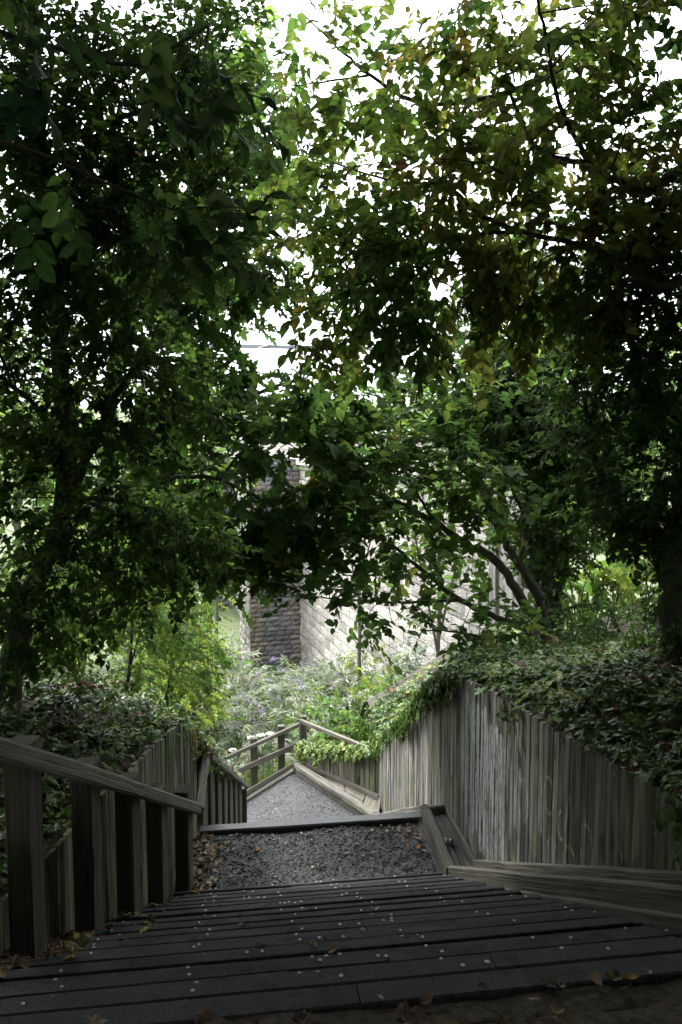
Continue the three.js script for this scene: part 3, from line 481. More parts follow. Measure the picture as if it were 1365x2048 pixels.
// ---------------------------------------------------------------- the masonry across the valley
const blockGeos = [0, 1, 2, 3].map((s) => {                        // unit rock-faced block: x length, y height, z depth with the worked face at z = 0.5
  const nx = 5, ny = 3, pos = [], uv = [], P = (i, j) => { const u = i / nx, v = j / ny, edge = i === 0 || j === 0 || i === nx || j === ny; return [u - 0.5, v - 0.5, edge ? 0.0 : 0.18 + 0.34 * hash2(i * 7 + s * 31, j * 13 + s), u, v]; };
  const put = (...q) => q.forEach((p) => { pos.push(p[0], p[1], p[2]); uv.push(p[3] + s * 0.23, p[4] + s * 0.37); });
  for (let i = 0; i < nx; i++) for (let j = 0; j < ny; j++) { const a = P(i, j), b = P(i + 1, j), c = P(i, j + 1), d = P(i + 1, j + 1); put(a, b, d, a, d, c); }
  const B = [[-0.5, -0.5], [0.5, -0.5], [0.5, 0.5], [-0.5, 0.5]];
  for (let k = 0; k < 4; k++) { const a = B[k], b = B[(k + 1) % 4], f = (p, z) => [p[0], p[1], z, p[0] + 0.5, p[1] + 0.5 + z * 0.2]; put(f(a, -0.8), f(b, -0.8), f(b, 0), f(a, -0.8), f(b, 0), f(a, 0)); }
  return rawGeo(pos, uv);
});
const WD = V(0.153, 0, 0.988).normalize(), WN = V(-0.988, 0, 0.153).normalize(), W0 = V(2.97, 0, -33.3);     // the long wall's run (towards us) and the way it faces
const qFace = (n) => qFrom(n, V(0, 1, 0));
function courses(u0, u1, y0, y1, h, len, f, fn) { for (let y = y0, row = 0; y < y1 - 0.02; row++) { const hh = h * rr(0.88, 1.12, f); for (let u = u0 - (row % 2 ? len * 0.5 * f() : 0); u < u1 - 0.03;) { const l = len * rr(0.7, 1.35, f), a = Math.max(u, u0), b = Math.min(u + l, u1); if (b - a > 0.08) fn(a, b, y, hh); u += l; } y += hh; } }
{
  const wall = thing('stone_retaining_wall', 'pale coursed stone wall running away across the valley', 'wall', [W0.x, -9, W0.z]), f = rngOf(401), mats = blockGeos.map(() => []), picked = [], q = qFace(WN);
  courses(-44, 17, 0, 9.7, 0.37, 0.8, f, (a, b, y, h) => {
    const p = WD.clone().multiplyScalar((a + b) / 2).addScaledVector(WN, 0.03 + 0.07 * (hash2(Math.round(y * 100), 3) - 0.5) + rr(-0.008, 0.01, f)).setY(y + h / 2), m = M4(p, q, V(b - a - 0.02, h - 0.03, 0.035 * rr(0.6, 1.6, f))), k = Math.floor(f() * 4);
    const w = p.clone().add(wall.position), z = inView(w);
    (z && picked.length < 290 && a > -0.3 && a < 15 && w.y < -3.9 ? picked : mats[k]).push(z && picked.length < 290 && a > -0.3 && a < 15 && w.y < -3.9 ? [m, k] : m);
  });
  for (const [m, k] of picked) { const o = part('block', blockGeos[k], M.paleStone[Math.floor(f() * 4)], wall); m.decompose(o.position, o.quaternion, o.scale); }
  mats.forEach((l, k) => instanced('masonry', blockGeos[k], M.paleStone[k], l, null, wall));
  const box = (n, u0, u1, y0, y1, d0, d1, m) => { const g = new THREE.BoxGeometry(u1 - u0, y1 - y0, d1 - d0); const o = part(n, g, m, wall); o.quaternion.copy(q); o.position.copy(WD.clone().multiplyScalar((u0 + u1) / 2).addScaledVector(WN, (d0 + d1) / 2)).setY((y0 + y1) / 2); return o; };
  box('core', -44, 16.95, -0.5, 9.66, -1.2, -0.03, M.mortar); box('string_course', -44, 16.95, 9.68, 9.92, -1.1, 0.2, M.paleStone[1]); box('parapet', -44, 16.95, 9.925, 10.75, -0.5, 0.0, M.paleStone[2]); box('coping', -44, 16.95, 10.755, 10.95, -0.6, 0.09, M.paleStone[3]);
}
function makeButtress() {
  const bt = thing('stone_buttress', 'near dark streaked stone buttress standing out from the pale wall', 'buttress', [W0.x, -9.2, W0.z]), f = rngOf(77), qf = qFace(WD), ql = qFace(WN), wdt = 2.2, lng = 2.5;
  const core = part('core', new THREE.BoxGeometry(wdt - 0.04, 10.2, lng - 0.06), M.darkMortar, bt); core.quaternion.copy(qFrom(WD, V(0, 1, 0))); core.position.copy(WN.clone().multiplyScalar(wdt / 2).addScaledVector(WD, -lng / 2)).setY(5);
  courses(0, wdt, 0, 10, 0.2, 0.46, f, (a, b, y, h) => {            // the shaded end: small stained stones, darkened to carry its shade, between brown quoins
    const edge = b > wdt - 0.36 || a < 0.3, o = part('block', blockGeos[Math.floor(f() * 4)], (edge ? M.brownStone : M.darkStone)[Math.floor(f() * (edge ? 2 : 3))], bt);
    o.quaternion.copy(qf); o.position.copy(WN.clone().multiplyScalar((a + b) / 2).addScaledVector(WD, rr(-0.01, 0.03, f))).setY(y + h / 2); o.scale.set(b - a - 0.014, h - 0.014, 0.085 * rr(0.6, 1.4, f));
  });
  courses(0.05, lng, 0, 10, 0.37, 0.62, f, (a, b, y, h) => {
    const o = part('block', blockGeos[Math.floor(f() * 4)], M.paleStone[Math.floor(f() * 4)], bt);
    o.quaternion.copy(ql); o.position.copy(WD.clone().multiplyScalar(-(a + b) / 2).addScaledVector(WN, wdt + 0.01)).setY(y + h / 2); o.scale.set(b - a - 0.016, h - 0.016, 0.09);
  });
  return bt;
}
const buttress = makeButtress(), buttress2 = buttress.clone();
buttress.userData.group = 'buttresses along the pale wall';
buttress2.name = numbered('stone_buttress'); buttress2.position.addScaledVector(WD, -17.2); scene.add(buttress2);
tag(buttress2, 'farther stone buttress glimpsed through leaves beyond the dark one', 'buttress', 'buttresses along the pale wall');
{
  const p0 = at(462, 1357, 32.3), p1 = at(601, 1343, 32.6), t = thing('pipe', 'thin pale pipe lying along the foot of the dark buttress', 'pipe', p0.toArray());
  part('barrel', tube([V(0, 0, 0), p1.clone().sub(p0).multiplyScalar(0.5).add(V(0, 0.05, 0)), p1.clone().sub(p0)], [0.075, 0.08, 0.075], 8, true), M.pipe, t);
  const s = p1.clone().sub(p0); for (const k of [0.1, 0.9]) part('support', tube([s.clone().multiplyScalar(k), s.clone().multiplyScalar(k).setY(-0.9)], [0.06, 0.08], 6, true), M.pipe, t);
}
{
  const a = at(285, 689, 62), b = at(790, 698, 62), g = thing('steel_gantry', 'slim grey steel gantry beam crossing the sky beyond the trees', 'gantry', [a.x, -9.6, a.z]), L = (v) => v.clone().sub(g.position);
  part('beam', beam(L(a), L(b), 0.2, 0.27, 0.02), M.paintedSteel, g);
  part('mast', beam(L(a.clone().setY(-9.6)), L(a.clone().add(V(0, 0.4, 0))), 0.3, 0.3, 0.02, V(1, 0, 0)), M.paintedSteel, g); part('mast', beam(L(b.clone().setY(-9.6)), L(b.clone().add(V(0, 0.4, 0))), 0.3, 0.3, 0.02, V(1, 0, 0)), M.paintedSteel, g);
  part('brace', tube([L(at(515, 697, 61.8)), L(at(560, 683, 61.8))], [0.04, 0.04], 5, true), M.paleStone[3], g);
}

// ---------------------------------------------------------------- plants
const G = { dark: rgb(0.046, 0.092, 0.022), mid: rgb(0.07, 0.138, 0.028), fresh: rgb(0.108, 0.188, 0.034), lime: rgb(0.18, 0.25, 0.042), olive: rgb(0.145, 0.165, 0.034), yellow: rgb(0.26, 0.23, 0.045), orange: rgb(0.3, 0.17, 0.04), brown: rgb(0.13, 0.075, 0.03), grey: rgb(0.26, 0.3, 0.215), deep: rgb(0.03, 0.058, 0.016) };
const pick = (list, f) => { let t = f() * list.reduce((s, x) => s + x[1], 0); for (const [c, w] of list) if ((t -= w) <= 0) return c; return list[0][0]; };
const shade = (c, f, k = 0.25) => { const s = 1 + (f() - 0.5) * 2 * k; return rgb(c.r * s, c.g * s, c.b * s); };
const PX = (px, py, d, rx, ry, rz = 0.8, od = 1.5) => ({ c: at(px, py, d), r: [rx * d / 1593, ry * d / 1593, rz], od, view: true });
const shadeBlob = (x, y, z, rx, ry, rz, od = 2.5) => ({ c: V(x, y, z), r: [rx, ry, rz], od, view: false });  // crown clump out of view, added to keep light off the steps
const inBlob = (b, f) => { let x, y, z; do { x = f() * 2 - 1; y = f() * 2 - 1; z = f() * 2 - 1; } while (x * x + y * y + z * z > 1); return b.view ? b.c.clone().addScaledVector(rightV, x * b.r[0]).addScaledVector(upV, y * b.r[1]).addScaledVector(fwd, z * b.r[2]) : b.c.clone().add(V(x * b.r[0], y * b.r[1], z * b.r[2])); };
const sprayArea = (s, k) => s.leaves.reduce((t, m) => { const q = V(0, 0, 0).setFromMatrixScale(m).x; return t + q * q; }, 0) * k * 0.5 * 0.5;
const LEAF_K = { ovate: 0.44, broad: 0.53, narrow: 0.19, maple: 0.55, ivy: 0.45, small: 0.47 };
// limbs: [[points], r0, r1, name]; blobs: crown clumps; leaves near the lens are single meshes, the rest one mass
function plant(name, label, category, base, { group, limbs = [], blobs = [], kinds, palette, colorFn, leaf = M.leaf, scale = 1, near = 0, seed = 1, sides = 8, bark = M.bark, twigR = 0.009, per = 6, jit = 0.19, lift = 0.35, flat = 0.7 }) {
  const t = thing(name, label, category, base.toArray(), group), f = rngOf(seed * 7919), o = t.position, nodes = [];
  for (const [pts, r0, r1, nm = 'branch'] of limbs) {
    const n = Math.max(6, Math.round(pts.length * 5)), path = smoothPath(pts, n, r0 * 0.25, f);
    path.forEach((p, i) => { if (i > n * 0.25) nodes.push(p); });
    part(nm, tube(path.map((p) => p.clone().sub(o)), path.map((p, i) => lerp(r0, r1, Math.pow(i / n, 0.8)) * (1 + 0.12 * (noise(i * 0.9, seed) - 0.5))), sides), bark, t);
  }
  if (!nodes.length) nodes.push(base.clone());
  const all = [], twigs = [], ends = [];
  for (const b of blobs) {
    const sp = kinds, A = Math.PI * b.r[0] * (b.view ? b.r[1] : b.r[2]), n = Math.ceil(b.od * A / (sprayArea(sp[0], LEAF_K[sp[0].kind] * 2) * scale * scale) / 1), sc = b.scale ?? 1, m = Math.max(1, Math.ceil(n / (sc * sc) / per));
    for (let i = 0; i < m; i++) {
      let e = inBlob(b, f);
      if (b.view && ends.length) { let far = -1; for (let q = 0; q < 6; q++) { const c = inBlob(b, f); let near2 = 1e9; for (const u of ends) { const dx = c.clone().sub(u), z = dx.dot(fwd); const d2 = dx.lengthSq() - 0.85 * z * z; if (d2 < near2) near2 = d2; } if (near2 > far) { far = near2; e = c; } } }
      if (b.view) ends.push(e); let best = nodes[0], bd = 1e9;
      for (let k = 0; k < 14; k++) { const c = nodes[Math.floor(f() * nodes.length)], d = c.distanceToSquared(e); if (d < bd) { bd = d; best = c; } }
      for (const c of nodes) { const d = c.distanceToSquared(e); if (d < bd * 0.5) { bd = d; best = c; } }
      const L = Math.sqrt(bd), mid = best.clone().lerp(e, 0.5).add(V(gauss(f) * 0.1 * L, (0.06 + gauss(f) * 0.06) * L, gauss(f) * 0.1 * L)), c = smoothPath([best, mid, e], 5, 0.012 * Math.min(1, L), f), r = Math.min(twigR, 0.004 + L * 0.004);
      if (!b.view && L > 1.6) { const k0 = 1 - 1.4 / L, q = best.clone().lerp(e, k0); c.forEach((p, k) => p.copy(q).lerp(e, k / 5).add(V(gauss(f) * 0.03, gauss(f) * 0.03, gauss(f) * 0.03))); }
      twigs.push(tube(c.map((p) => p.clone().sub(o)), c.map((p, k) => lerp(r, 0.0022, k / 5)), 4));
      const dir = e.clone().sub(mid).normalize();
      for (let k = 0; k < per; k++) {
        const u = 1 - 0.62 * Math.min(1, 0.9 / Math.max(L, 0.2)) * f(), p = best.clone().lerp(e, u).add(V(gauss(f) * jit, gauss(f) * jit * 0.8, gauss(f) * jit));
        const ax = dir.clone().multiplyScalar(0.6).add(V(gauss(f) * 0.9, gauss(f) * 0.5 + lift - 0.45, gauss(f) * 0.9)), up = V(gauss(f) * (1.1 - flat), 1, gauss(f) * (1.1 - flat));
        all.push({ p, k: Math.floor(f() * sp.length), m: M4(p.clone().sub(o), qFrom(ax, up.normalize(), gauss(f) * 0.4), scale * sc * rr(0.75, 1.2, f)), c: shade(colorFn ? colorFn(p, f) : pick(palette, f), f) });
      }
    }
  }

  if (twigs.length) { const m = part('twigs', mergeGeometries(twigs), bark === M.bark ? M.twig : bark, t); m.userData.kind = 'stuff'; }
  if (near) {                                                       // the largest leaves in view
    const ranked = all.map((s) => [inView(s.p), s]).filter((x) => x[0]).sort((x, y) => x[0] - y[0]); let count = 0;
    for (const [, s] of ranked) {
      if (count >= near) break; s.used = true;
      const col = shade(s.c, f, 0.12), q = (v) => Math.round(v * 40) / 40 + 0.004, mat = leafTint(rgb(Math.round(col.r * 60) / 60 + 0.002, Math.round(col.g * 60) / 60 + 0.002, Math.round(col.b * 120) / 120 + 0.002), leaf);
      for (const lm of kinds[s.k].leaves) { const o2 = part('leaf', leafGeo[kinds[s.k].kind][lm.variant], mat, t); s.m.clone().multiply(lm).decompose(o2.position, o2.quaternion, o2.scale); count++; }
    }
  }
  kinds.forEach((sp, k) => { const l = all.filter((s) => !s.used && s.k === k); if (l.length) instanced('foliage', sp.geo, leaf, l.map((s) => s.m), l.map((s) => s.c), t); });
  return t;
}
const P = (...l) => l.map(([x, y, d]) => at(x, y, d));
const greens = [[G.mid, 4], [G.dark, 3], [G.fresh, 2], [G.olive, 0.6]];

// the tree with yellowing leaves that reaches in from the right
{
  const base = V(3.6, 0.0, -4.3), top = V(3.3, 5.2, -4.6);
  plant('elm_tree', 'elm with yellowing leaves reaching in from the right over the steps', 'tree', base, {
    seed: 3, kinds: SPRAY.elm, near: 260, scale: 1.12,
    colorFn: (p, f) => { const d = p.clone().sub(camera.position), z = d.dot(fwd), x = 682 + 1593 * d.dot(rightV) / z, y = 1024 - 1593 * d.dot(upV) / z, n = fbm(p.x * 1.6 + 9, p.y * 1.6 + p.z, 3), hot = at(900, 110, 5.6).distanceTo(p), h2 = at(1290, 140, 5).distanceTo(p), gap = at(650, 200, 6.4).distanceTo(p); return gap < 0.9 ? pick([[G.lime, 3], [G.fresh, 3], [G.mid, 1], [G.olive, 0.6]], f) : (hot < 0.26 || h2 < 0.18) && f() < 0.45 ? (f() < 0.35 ? G.orange : G.yellow) : n > 0.6 ? pick([[G.olive, 3], [G.lime, 2], [G.yellow, 0.4], [G.brown, 0.2], [G.fresh, 1]], f) : n > 0.45 ? pick([[G.fresh, 3], [G.olive, 2.5], [G.lime, 1]], f) : pick([[G.mid, 3], [G.fresh, 2], [G.dark, 1]], f); },  // leaves round the sky gap turned lime, backlight put into their colour
    limbs: [[[base.clone().add(V(0, -0.4, 0)), V(3.55, 2.2, -4.4), top, V(2.7, 8.2, -4.9)], 0.17, 0.05, 'trunk'],
      [[V(3.0, 6.4, -4.7), V(1.8, 6.6, -4.6), V(-0.6, 6.9, -4.4)], 0.05, 0.02], [[V(2.7, 8.2, -4.9), V(1.6, 7.8, -6.2), V(0.2, 7.5, -7.2)], 0.04, 0.015],
      [[V(3.45, 3.0, -4.5), ...P([1330, 570, 5.0], [1200, 505, 5.2], [1045, 466, 5.4], [900, 482, 5.7], [790, 570, 5.9])], 0.034, 0.006], [P([1045, 466, 5.4], [960, 430, 5.5], [900, 380, 5.8], [780, 400, 6.1]), 0.022, 0.006],
      [[V(3.4, 4.2, -4.55), ...P([1300, 380, 5.0], [1180, 330, 5.1], [1080, 300, 5.3], [1000, 160, 5.6], [880, 100, 5.9])], 0.032, 0.006], [P([1180, 330, 5.1], [1120, 210, 4.9], [1090, 60, 4.7], [1050, -80, 4.6]), 0.018, 0.006],
      [[V(3.35, 4.9, -4.6), ...P([1080, 160, 5.8], [840, 205, 6.2], [740, 150, 6.3], [665, 85, 6.4], [600, 20, 6.5])], 0.028, 0.005], [P([740, 150, 6.3], [640, 165, 6.5], [560, 175, 6.7]), 0.012, 0.004], [P([900, 380, 5.8], [780, 360, 6.3], [680, 330, 6.6], [600, 300, 6.8]), 0.014, 0.004], [P([790, 570, 5.9], [700, 540, 6.4], [640, 450, 6.7]), 0.01, 0.004], [P([1090, 400, 5.2], [1010, 350, 5.1], [930, 300, 5.0]), 0.012, 0.004],
      [[top, V(1.8, 6.6, -3.4), V(0.4, 7.2, -2.4)], 0.08, 0.02], [[V(3.0, 6.6, -4.7), V(1.6, 8.0, -5.4), V(0.6, 8.6, -5.8)], 0.06, 0.02]],
    blobs: [PX(990, 150, 5.6, 240, 150, 0.63, 1.72), PX(1210, 320, 5.1, 210, 210, 0.56, 1.84), PX(920, 400, 5.7, 240, 140, 0.63, 2.06), PX(740, 570, 6.1, 150, 120, 0.56, 1.22), PX(900, 620, 6.0, 190, 120, 0.63, 1.83), PX(1100, 560, 5.6, 170, 140, 0.56, 1.25), PX(680, 420, 6.6, 120, 90, 0.49, 1.17), PX(620, 300, 6.7, 110, 110, 0.49, 0.85), PX(780, 250, 6.4, 90, 90, 0.42, 0.85), PX(690, 560, 6.6, 90, 80, 0.42, 1.07), PX(650, 330, 6.5, 60, 130, 0.42, 1), PX(620, 150, 6.5, 120, 120, 0.49, 0.8), PX(770, 90, 6.2, 70, 70, 0.35, 0.64), PX(740, 260, 6.4, 80, 60, 0.35, 0.76), PX(1280, 90, 4.8, 150, 140, 0.49, 1.6), PX(800, 480, 6.2, 160, 90, 0.56, 0.9), PX(700, 690, 6.4, 110, 80, 0.49, 0.9),
      { ...shadeBlob(1.6, 6.6, -2.4, 2.4, 0.9, 2.2, 5.98), scale: 2.4 }, { ...shadeBlob(0.4, 7.6, -5.2, 2.4, 0.5, 1.1, 1.8), scale: 2.2 }, { ...shadeBlob(0.5, 6.7, -3.2, 2.8, 0.7, 1.5, 6), scale: 2.4 }, { ...shadeBlob(4.9, 3.2, -3.4, 1.3, 2.6, 1.8, 4), scale: 2.4 }, { ...shadeBlob(2.9, 7.4, -5.0, 2, 0.9, 1.6, 1), scale: 2.4 }, { ...shadeBlob(3.8, 5.4, -1.5, 1.6, 1.2, 2.6, 5.52), scale: 2.4 }],  // overhead clumps and their limbs added out of view to shade the steps
  });
}
// the dark trunk at the picture's right edge
{
  const base = at(1362, 1330, 6.2);
  plant('dark_leaved_tree', 'dark tree with a thick forked trunk on the ivy bank, far right', 'tree', base, {
    seed: 5, kinds: SPRAY.dense, palette: [[G.dark, 4], [G.deep, 3], [G.mid, 1.5]], near: 110,
    limbs: [[[base.clone().add(V(0, -0.3, 0)), ...P([1362, 1240, 6.2], [1352, 1140, 6.2], [1372, 1000, 6.2], [1385, 800, 6.2], [1380, 400, 6.2])], 0.17, 0.07, 'trunk'], [P([1350, 1120, 6.2], [1310, 1065, 6.2], [1240, 1000, 6.3], [1190, 930, 6.4], [1170, 800, 6.4]), 0.075, 0.02], [P([1378, 860, 6.2], [1300, 760, 6.0], [1240, 640, 5.9], [1200, 520, 5.8]), 0.05, 0.015], [[...P([1380, 520, 6.2]), V(3.2, 5.8, -3.6), V(2.4, 6.8, -1.0)], 0.06, 0.02], [[...P([1382, 600, 6.2]), V(4.4, 6.0, -6.5), V(3.4, 7.2, -8.4)], 0.06, 0.02]],
    blobs: [PX(1290, 880, 6.0, 130, 170, 0.8, 3), PX(1300, 640, 5.7, 130, 190, 0.8, 3), PX(1190, 760, 6.4, 100, 140, 0.8, 1.8), PX(1330, 1010, 6.0, 80, 80, 0.6, 2.7), PX(1240, 470, 6.0, 120, 110, 0.7, 1.8), PX(1330, 400, 5.6, 90, 150, 0.7, 2.4), PX(1240, 1040, 6.3, 110, 40, 0.5, 2.25), { ...shadeBlob(4.6, 6.2, -4.6, 2, 1.3, 2.6, 5.52), scale: 2.4 }, { ...shadeBlob(2.9, 7.2, 0.8, 2.6, 0.9, 2.4, 5.98), scale: 2.4 }, { ...shadeBlob(5.6, 3.4, -2.6, 1.6, 2.2, 3.2, 5.06), scale: 2.4 }, { ...shadeBlob(7.2, 3.4, -6.4, 2.0, 3.2, 2.4, 4), scale: 2.4 }, { ...shadeBlob(4.6, 2.4, -1.2, 1.3, 2.2, 2.2, 5), scale: 2.4 }, { ...shadeBlob(5.2, 3, 1.6, 1.4, 2.8, 2.6, 6.9), scale: 2.4 }],  // clumps above and right of the view, added to block light
  });
}
{
  const tr = scene.children[scene.children.length - 1], mats = [], cols = [], f = rngOf(67);
  for (let i = 0; i < 170; i++) { const y = lerp(-0.1, 1.5, f()), a = f() * 6.28, p = V(Math.cos(a) * 0.19 - 0.03 * y, y, Math.sin(a) * 0.19); mats.push(M4(p, qFrom(V(Math.cos(a), -0.9, Math.sin(a)), V(Math.cos(a), 0.6, Math.sin(a)), gauss(f) * 0.5), rr(0.5, 0.9, f))); cols.push(shade(pick([[G.dark, 3], [G.mid, 1]], f), f)); }
  instanced('ivy', SPRAY.ivy[1].geo, M.ivyLeaf, mats, cols, tr);
}
// the spreading hazel whose boughs hang over the wall
{
  const base = at(1092, 1262, 9.2), b = (x, y, d) => at(x, y, d);
  plant('hazel_tree', 'many-stemmed hazel on the right bank, boughs arching over the wall', 'tree', base, {
    seed: 9, kinds: SPRAY.hazel, palette: [[G.mid, 4], [G.dark, 2], [G.fresh, 2.5], [G.olive, 0.4], [G.lime, 0.3]], near: 280, scale: 1.02,
    limbs: [[[base.clone().add(V(0, -0.2, 0)), ...P([1080, 1210, 9.2], [1040, 1130, 9.1], [1005, 1075, 9.0], [975, 1000, 8.9], [900, 900, 8.7])], 0.085, 0.022, 'trunk'],
      [[base.clone(), ...P([1040, 1190, 9.1], [990, 1120, 9.0], [930, 1085, 8.9], [840, 1030, 8.6], [740, 980, 8.3], [640, 960, 8.0])], 0.075, 0.012, 'trunk'], [[base.clone(), ...P([1010, 1240, 9.0], [920, 1200, 8.8], [850, 1145, 8.5], [780, 1090, 8.2], [700, 1060, 8.0])], 0.05, 0.008], [P([930, 1085, 8.9], [870, 1040, 8.7], [830, 985, 8.5], [760, 930, 8.3]), 0.028, 0.007], [P([920, 1200, 8.8], [820, 1205, 8.6], [700, 1200, 8.3], [600, 1190, 8.0]), 0.022, 0.005], [P([1040, 1130, 9.1], [1050, 1050, 9.1], [1020, 960, 9.0], [1000, 860, 8.9]), 0.035, 0.01], [[base.clone(), ...P([1075, 1265, 9.0], [980, 1275, 8.7], [900, 1262, 8.4], [840, 1260, 8.2])], 0.03, 0.006]],
    blobs: [PX(740, 1040, 8.2, 150, 90, 0.7, 1.95), PX(880, 930, 8.7, 150, 100, 0.7, 2.25), PX(650, 1135, 8.0, 130, 45, 0.5, 1.56), PX(800, 1150, 8.4, 110, 60, 0.6, 1.38), PX(960, 1170, 8.8, 110, 90, 0.6, 0.69), PX(620, 1060, 8.0, 110, 80, 0.6, 1.84), PX(760, 850, 8.5, 150, 110, 0.7, 2.18), PX(945, 1240, 8.5, 100, 40, 0.4, 1.49), PX(770, 1222, 8.3, 55, 35, 0.3, 1.04), PX(560, 1150, 7.9, 70, 35, 0.4, 1.49), PX(1010, 1010, 8.9, 110, 90, 0.6, 0.9), PX(700, 960, 8.2, 120, 70, 0.6, 1.4), PX(900, 1060, 8.6, 90, 60, 0.5, 0.72), PX(900, 780, 8.9, 120, 90, 0.6, 2.1)],
  });
}
// the thorn tree with the ivy-clad trunk
{
  const base = at(1086, 1255, 9.9), t = plant('thorn_tree', 'upright thorn tree with an ivy-clad trunk behind the hazel', 'tree', base, {
    seed: 13, kinds: SPRAY.thorn, palette: [[G.dark, 3], [G.mid, 3], [G.deep, 2], [G.fresh, 0.6]], near: 110, scale: 1.3,
    limbs: [[[base.clone().add(V(0, -0.2, 0)), ...P([1082, 1150, 9.9], [1078, 950, 9.9], [1070, 740, 9.9], [1062, 560, 9.9], [1058, 420, 9.9])], 0.13, 0.04, 'trunk'], [[base.clone(), ...P([1120, 1180, 9.7], [1140, 1080, 9.7], [1165, 980, 9.6], [1180, 860, 9.6])], 0.05, 0.012], [P([1075, 860, 9.9], [1010, 760, 9.8], [980, 640, 9.8], [985, 520, 9.8]), 0.045, 0.012], [P([1070, 740, 9.9], [1130, 660, 9.8], [1170, 560, 9.7]), 0.035, 0.01]],
    blobs: [PX(1040, 790, 9.7, 130, 110, 0.8, 2.85), PX(1150, 930, 9.6, 120, 130, 0.8, 2.7), PX(960, 690, 9.8, 80, 100, 0.6, 1.5), PX(1120, 640, 9.7, 100, 110, 0.7, 1.95), PX(1110, 1060, 9.6, 110, 80, 0.7, 1.84), PX(980, 850, 9.6, 110, 80, 0.7, 2.1), PX(1010, 500, 9.8, 70, 80, 0.6, 1.2)],
  });
  const mats = [], cols = [], f = rngOf(61);
  for (let i = 0; i < 420; i++) { const y = lerp(-0.4, 4.4, f()), a = f() * 6.28, p = V(Math.cos(a) * 0.14 - y * 0.02, y, Math.sin(a) * 0.14); mats.push(M4(p, qFrom(V(Math.cos(a), -0.9, Math.sin(a)), V(Math.cos(a), 0.6, Math.sin(a)), gauss(f) * 0.5), rr(0.7, 1.15, f))); cols.push(shade(pick([[G.dark, 3], [G.deep, 2], [G.mid, 1]], f), f)); }
  instanced('ivy', SPRAY.ivy[0].geo, M.ivyLeaf, mats, cols, t);
}
// the sycamore in the middle, rooted on the left bank
{
  const base = at(150, 1400, 9.6);
  plant('sycamore_tree', 'sycamore on the left bank with lobed leaves hanging over the valley view', 'tree', base, {
    seed: 17, kinds: SPRAY.maple, palette: [[G.mid, 4], [G.dark, 3], [G.fresh, 1.4], [G.yellow, 0.08]], near: 260, scale: 1.25,
    limbs: [[[base.clone().add(V(0, -0.3, 0)), ...P([160, 1200, 9.4], [205, 1000, 9.0], [230, 780, 8.7], [250, 500, 8.6], [300, 200, 8.6])], 0.13, 0.05, 'trunk'], [P([210, 960, 9.0], [300, 830, 8.6], [400, 800, 8.3], [490, 795, 8.1], [560, 770, 8.0], [640, 780, 8.0]), 0.05, 0.008], [P([228, 790, 8.7], [350, 640, 8.4], [450, 540, 8.3], [520, 480, 8.3]), 0.05, 0.01], [P([195, 1050, 9.0], [330, 960, 8.4], [440, 960, 8.0], [540, 1010, 7.8]), 0.045, 0.008], [P([250, 520, 8.6], [380, 380, 8.3], [480, 270, 8.2], [560, 180, 8.2]), 0.05, 0.01], [P([440, 960, 8.0], [500, 890, 7.9], [600, 880, 7.8]), 0.02, 0.006]],
    blobs: [PX(420, 590, 8.3, 110, 110, 0.8, 3.5), PX(540, 570, 8.2, 90, 60, 0.6, 2), PX(640, 790, 8.0, 110, 70, 0.7, 2.18), PX(600, 890, 7.9, 130, 80, 0.7, 1.95), PX(490, 1000, 7.9, 110, 70, 0.7, 1.84), PX(390, 780, 8.3, 110, 110, 0.8, 3.15), PX(510, 820, 8.1, 90, 50, 0.6, 1.84), PX(470, 420, 8.2, 90, 110, 0.7, 1.9), PX(430, 1110, 7.8, 120, 60, 0.6, 2.98), PX(530, 1150, 7.8, 70, 40, 0.4, 1.61), PX(470, 200, 8.2, 110, 150, 0.8, 2.2), PX(340, 950, 8.4, 110, 110, 0.7, 2.8), PX(300, 500, 8.4, 130, 160, 0.8, 3.5), PX(520, 330, 8.2, 60, 90, 0.5, 1.4), PX(560, 1060, 7.8, 70, 60, 0.5, 1.61)],
  });
}
